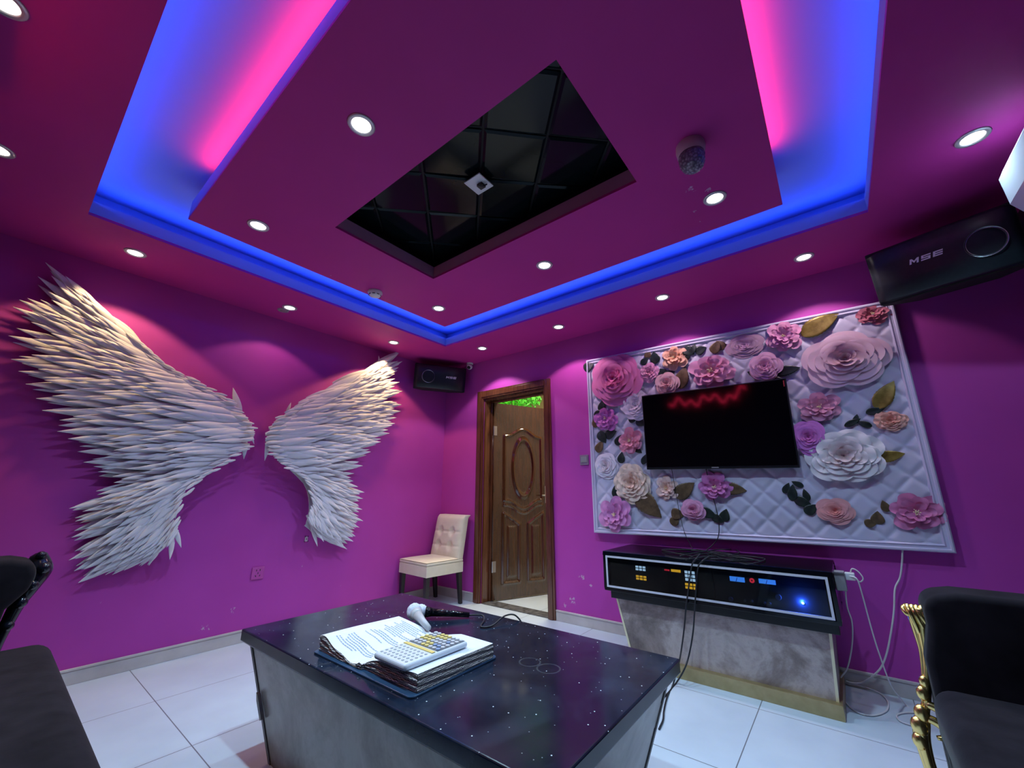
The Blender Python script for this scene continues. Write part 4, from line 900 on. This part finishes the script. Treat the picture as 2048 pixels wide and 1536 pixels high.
# ------------------------------------------------------------------ things on the table
z0 = TZ
bd = MB(); bc = [(1.878, -2.289), (2.445, -2.289), (2.440, -1.905), (1.880, -1.905)]; poly = []
rr = .018
for (cx_, cy_), a0 in zip([(bc[0][0]+rr, bc[0][1]+rr), (bc[1][0]-rr, bc[1][1]+rr), (bc[2][0]-rr, bc[2][1]-rr), (bc[3][0]+rr, bc[3][1]-rr)], (PI, 1.5*PI, 0, .5*PI)):
    for k in range(7): a_ = a0+k*PI/12; poly.append((cx_+rr*math.cos(a_), cy_+rr*math.sin(a_), z0+.0005))
bd.prism(poly, (0, 0, .0055))
o = bd.obj('folder_board', mat('dark_blue_board', (.030, .075, .15), .25), bevel=.0015, loc=(2.16, -2.1, z0)); tag(o, 'flat dark blue board lying under the open book', 'board')
zb = z0+.0065
bk = thing('open_book', 'worn open book of song lists with wavy pages lying on the blue board', 'book', (2.16, -2.1, zb))
def pageblock(x0, x1, y0, y1, fn, name, m_):
    mb = MB(); nxp, nyp = 22, 16; top_ = [[Vector((x0+(x1-x0)*i/nxp, y0+(y1-y0)*j/nyp, zb+fn(i/nxp, j/nyp))) for i in range(nxp+1)] for j in range(nyp+1)]
    mb.grid(top_)
    bot_ = [[Vector((p.x, p.y, zb)) for p in r_] for r_ in top_]; mb.grid(bot_)
    nlay = 8
    def side(edge_t, edge_b, out):
        rws = []
        for k in range(nlay+1):
            s = k/nlay; rws.append([b_.lerp(t__, s) + out*(.003*math.sin(k*2.1+i_*.5)) for i_, (t__, b_) in enumerate(zip(edge_t, edge_b))])
        rws[0] = edge_b; rws[-1] = edge_t; mb.grid(rws, 1)
    side(top_[0], bot_[0], Vector((0, -1, 0))); side(top_[-1], bot_[-1], Vector((0, 1, 0)))
    side([r_[0] for r_ in top_], [r_[0] for r_ in bot_], Vector((-1, 0, 0))); side([r_[-1] for r_ in top_], [r_[-1] for r_ in bot_], Vector((1, 0, 0)))
    return mb.obj(name, [m_, M['edgepage']], bk, smooth=False)
mt = M['edgepage'] = mat('stacked_page_edges', (.4, .4, .4), .7); v = tex(mt)
wv = N(mt, 'ShaderNodeTexWave', wave_type='BANDS', bands_direction='Z'); wv.inputs['Scale'].default_value = 75; wv.inputs['Distortion'].default_value = 5; wv.inputs['Detail'].default_value = 3; wv.inputs['Detail Scale'].default_value = 1.5; L(mt, v, wv.inputs['Vector'])
L(mt, ramp(mt, wv.outputs['Fac'], [(.2, (.05, .05, .06)), (.5, (.34, .33, .33)), (.8, (.62, .60, .58))]), bsdf(mt).inputs['Base Color'])
pageblock(1.893, 2.165, -2.272, -1.925, lambda u, v_: .046*(1-u)**.6*(.75+.25*math.sin(2.6+u*3)) + .012*math.sin(u*PI)+ .010*(1-v_)*math.sin(u*6+1) + .004*math.sin(u*14+v_*3)*(1-v_) + .006*(u > .93), 'left_page_block', M['paper'])
pageblock(2.168, 2.436, -2.262, -1.928, lambda u, v_: .014+.030*min(1, u*2.4)**.7 + .004*math.sin(u*8)*(1-v_) , 'right_page_block', M['paper'])
# lines of print on the pages
ink = mat('blue_grey_print', (.30, .38, .52), .7)
def lf_h(u, v_): return .046*(1-u)**.6*(.75+.25*math.sin(2.6+u*3)) + .012*math.sin(u*PI)+ .010*(1-v_)*math.sin(u*6+1) + .004*math.sin(u*14+v_*3)*(1-v_)
mb = MB(); rnd = random.Random(4)
for ln_ in range(26):
    v_ = .10+.85*ln_/26
    if .30 < v_ < .62 and rnd.random() < .6: continue
    x = .12+rnd.uniform(0, .2); xe = rnd.uniform(.5, .9)
    while x < xe:
        w_ = rnd.uniform(.02, .05)
        P_ = [(x, v_), (x+w_, v_), (x+w_, v_+.012), (x, v_+.012)]
        mb.add([Vector((1.893+.272*a_, -2.272+.347*b_, zb+lf_h(a_, b_)+.0009)) for a_, b_ in P_], [(0, 1, 2, 3)]); x += w_+.012
mb.obj('printed_lines', ink, bk)['kind'] = 'stuff'
mb = MB()
for ln_ in range(9):
    u0 = .80+.020*ln_
    mb.add([Vector((2.168+.268*a_, -2.262+.334*b_, zb+.0455)) for a_, b_ in ((u0, .05), (u0+.007, .05), (u0+.007, rnd.uniform(.35, .8)), (u0, .7))], [(0, 1, 2, 3)])
mb.obj('printed_lines', ink, bk)['kind'] = 'stuff'
# keypad controller
kz = z0+.052
kp = thing('karaoke_keypad', 'white slab keypad with rows of yellow and white keys lying on the open book', 'keypad', (2.315, -2.145, kz), math.radians(-1))
mb = local(MB()); mb.box((-.082, -.132, .0), (.082, .132, .020)); mb.obj('body', mat('bluish_white_plastic', (.66, .71, .78), .35), kp, bevel=.012, seg=4)
mb = local(MB()); mb.box((-.074, -.022, .0201), (.074, -.008, .0222)); mb.obj('yellow_strip', mat('yellow_strip', (.72, .55, .16), .5), kp)
kw = mat('pale_key', (.56, .58, .62), .45); ky = mat('yellow_key', (.74, .60, .20), .45); kb = mat('blue_key', (.25, .35, .55), .45); kg = mat('small_grey_key', (.42, .45, .48), .5)
for i in range(8):
    for j in range(5):
        x, y = -.064+i*.0183, -.112+j*.0185; mb = local(MB()); mb.lathe([(.0001, .0215), (.0045, .0215), (.005, .0199)], c=(x, y, 0), n=8); mb.obj('small_key', kg, kp)
mb = local(MB()); mb.box((-.074, 0, .0201), (.074, .122, .0208)); mb.obj('key_field', mat('dark_key_field', (.10, .10, .11), .6), kp)
rnd = random.Random(11)
for i in range(8):
    for j in range(6):
        x, y = -.0655+i*.0187, .010+j*.0205
        m_ = ky if (j in (0, 1) and i in (3, 4)) or (j in (2, 3) and i < 3) or (j > 3 and i in (2, 3, 4)) else (kb if rnd.random() < .06 else kw)
        mb = local(MB()); mb.lathe([(.0001, .0245), (.0072, .0245), (.0082, .0205)], c=(x, y, 0), n=8); mb.obj('key', m_, kp)
# microphones
def micro(label, a, b, handle_m, ball_m, rb, hr, grp='microphones on the table'):
    a, b = Vector(a), Vector(b); t_ = thing('microphone', label, 'microphone', a, 0, grp)
    d = (b-a).normalized()
    mb = MB(); mb.ball(a, rb, 14); rj = random.Random(2); mb.v = [tuple(a+(Vector(p)-a)*(1+.035*math.sin(p[0]*420)*math.sin(p[1]*390+1)+.03*math.sin(p[2]*500+p[0]*200))) for p in mb.v]; ob = mb.obj('mic_head', ball_m, t_, smooth=True)
    mb = MB(); mb.tube([a+d*rb*.75, a+d*(rb+.018)], [rb*.8, rb*.62], 18); mb.obj('collar', handle_m, t_, smooth=True)
    mb = MB(); mb.tube([a+d*(rb+.018), a+d*((b-a).length*.6), b], [rb*.60, hr, hr*.8], 18); mb.obj('handle', handle_m, t_, smooth=True)
    return t_
foam = noisy('crumpled_mesh_cover', (.50, .53, .66), (.74, .77, .86), 55, .6, bmp=.9, bs=70)
micro('microphone with pale crumpled cover, its grey handle leaning behind the keypad', (1.925, -1.868, zb+.052), (2.10, -1.935, zb+.034), mat('pale_grey_handle', (.5, .5, .52), .35), foam, .033, .014)
micro('microphone with long black handle lying at the back of the table', (1.86, -1.775, z0+.031), (2.03, -1.628, z0+.014), M['blackgloss'], foam, .030, .0135)
cable('black_cable', [(2.03, -1.628, z0+.012), (2.065, -1.61, z0+.016), (2.09, -1.60, z0+.014), (2.12, -1.625, z0+.006), (2.17, -1.70, z0+.005), (2.20, -1.66, z0+.006), (2.19, -1.56, z0+.022), (2.22, -1.515, z0+.016), (2.25, -1.497, z0-.05), (2.25, -1.49, .2), (2.25, -1.47, .004)], .0035, M['rubber'], 'black microphone cable curling over the back edge of the table')

# ------------------------------------------------------------------ sofas
def rbox(a, b, r=.05, seg=4):
    mb = MB(); mb.box(a, b); return mb, r, seg
def cush(name, a, b, root, m_, r=.06, puff=.0):
    mb = MB(); nx_, ny_ = 14, 14
    (x0, y0, z0_), (x1, y1, z1_) = a, b
    mb.box(a, b); o = mb.obj(name, m_, root, smooth=True, bevel=r, seg=6)
    return o
def scroll_arm(root, m_, y, xs, label=None, face=1):
    # carved front of an arm: profile in the x-z plane swept as thick rope strands
    pass
rs = thing('sofa', 'dark velvet sofa with gold carved arm front along the right wall', 'sofa', (4.0, -1.7, 0))
mb = MB(); prof = [(3.612, .12), (3.612, .50), (3.635, .60), (3.635, .66), (3.66, .692), (3.72, .705), (4.40, .70), (4.40, .12)]
mb.prism([(x, -1.02, z) for x, z in prof], (0, -.17, 0)); mb.obj('far_arm', M['velvet'], rs, smooth=True, bevel=.03, seg=5)
cush('seat_cushion', (3.600, -2.60, .27), (4.22, -1.20, .445), rs, M['velvet'], .055)
mb = MB(); mb.box((3.612, -2.58, .10), (4.40, -1.19, .268)); mb.obj('seat_base', M['velvet'], rs, bevel=.02, seg=3)
mb = MB(); mb.box((4.2, -2.60, .2), (4.43, -1.192, .92)); mb.obj('backrest', M['velvet'], rs, smooth=True, bevel=.05, seg=5)
# gold post: several rope-like carved strands, scroll on top
gp = MB()
yc = -1.10
def gx(px, py, y=yc): return onY(px, py, y)
cl = [(1838, 1214), (1842, 1240), (1846, 1268), (1850, 1300), (1852, 1335), (1853, 1362), (1850, 1385), (1853, 1405), (1848, 1425), (1843, 1450), (1845, 1480), (1854, 1515), (1864, 1550), (1868, 1600)]
wd = [20, 22, 17, 11, 8.5, 9, 11, 8, 10, 15, 14, 12, 11, 10]
ctr = [gx(a_, b_) for a_, b_ in cl]; rad = [(gx(a_+w_, b_)-gx(a_, b_)).length for (a_, b_), w_ in zip(cl, wd)]
for k, (off, rs_) in enumerate(((-.62, .52), (0, .72), (.62, .54))):
    gp.tube([c_+Vector((off*r_, -.01 if off == 0 else .005, 0)) for c_, r_ in zip(ctr, rad)], [r_*rs_ for r_ in rad], 10, smooth_=4)
for k in range(5):      # fluted leaves on the scroll top
    u = -1+k*.5; p0 = ctr[0]+Vector((u*rad[0]*.9, -.004, .003)); gp.tube([p0+Vector((-.008, -.004, .003)), p0+Vector((-.004, -.018, -.02)), p0+Vector((.006+.004*k, -.014, -.07)), ctr[2]+Vector((u*rad[2]*.5, -.008, 0))], [.006, .009, .008, .004], 8, smooth_=5)
gp.tube([ctr[0]+Vector((-.032, 0, 0)), ctr[0]+Vector((-.042, -.012, -.008)), ctr[0]+Vector((-.034, -.02, -.022)), ctr[0]+Vector((-.022, -.016, -.016))], .008, 8, smooth_=5)
for k, r_ in ((5, .014), (6, .017), (8, .02), (9, .022), (10, .02)):
    gp.ball(ctr[k]+Vector((-.006, -.012, 0)), r_, 8, sc=(1, .8, 1.3))
for k in (8, 9):
    c_ = ctr[k]; gp.tube([c_+Vector((.01, -.01, .03)), c_+Vector((.045, -.012, .018)), c_+Vector((.055, -.012, -.012)), c_+Vector((.03, -.016, -.02))], [.012, .014, .010, .006], 8, smooth_=5)
gp.obj('carved_gold_arm_front', M['gold'], rs, smooth=True)
gp = MB(); gp.tube([(3.60, -1.15, .045), (3.605, -1.15, .10)], [.018, .03], 10); gp.tube([(3.6, -1.15, 0), (3.6, -1.15, .045)], [.022, .018], 10); gp.obj('gold_foot', M['gold'], rs, smooth=True)

ls = thing('sofa', 'black sofa cut off by the lower left picture corner, dark scrolled arm', 'sofa', (1.6, -3.3, 0))
cush('seat_cushion', (.93, -3.50, .30), (2.72, -2.858, .455), ls, M['velvet'], .06)
mb = MB(); mb.box((.95, -3.62, .06), (2.70, -2.895, .298)); mb.obj('seat_base', M['velvet'], ls, bevel=.03, seg=4)
mb = MB(); mb.box((.75, -3.71, .1), (2.9, -3.50, .85)); mb.obj('backrest', M['velvet'], ls, bevel=.05, seg=4)
mb = MB(); prof = [(-3.50, .06), (-2.99, .06), (-2.985, .30), (-3.02, .45), (-3.01, .58), (-2.965, .64), (-2.95, .70), (-2.97, .745), (-3.03, .762), (-3.50, .76)]
mb.prism([(.70, y, z) for y, z in prof], (.22, 0, 0)); mb.obj('far_arm', M['velvet'], ls, smooth=True, bevel=.03, seg=4)
gp = MB(); sc_ = [(.73, -2.95, .745), (.78, -2.935, .70), (.80, -2.955, .64), (.80, -2.975, .58), (.80, -2.99, .50), (.80, -3.0, .42), (.80, -3.0, .32)]
gp.tube(sc_, [.03, .035, .03, .024, .02, .017, .015], 10, smooth_=5)
for k, p in enumerate(sc_[:5]): gp.ball(Vector(p)+Vector((.04, .004, .01)), .018+.004*(k % 2), 7)
gp.obj('carved_black_arm_front', mat('glossy_black_carving', (.008, .010, .018), .15), ls, smooth=True)  # carving in one even glossy black

# ------------------------------------------------------------------ red neon sign on the wall behind the camera
mb = MB(); pts = []
for i in range(60):
    s = i/59; pts.append((2.62-1.10*s, RY+.02, 2.22+.05*math.sin(s*38)+.035*math.sin(s*15+1)+(.05 if s < .12 else 0)))
mb.tube(pts, .008, 8, smooth_=3)
ns = thing('neon_sign', 'red neon squiggle in added light-shielding black box, seen only as reflection in the television', 'neon sign', (2.07, RY, 2.2))
mb.obj('neon_tube', M['neon'], ns, smooth=True)
mb = MB(); mb.box((1.40, RY+.001, 2.05), (2.74, RY+.008, 2.405)); mb.box((1.40, RY+.001, 2.385), (2.74, RY+.27, 2.395)); mb.box((1.40, RY+.008, 2.05), (1.41, RY+.12, 2.385)); mb.box((2.73, RY+.008, 2.05), (2.74, RY+.12, 2.385)); mb.obj('sign_light_shield', M['blackmat'], ns)  # added box and hood, keep the red light off the soffit
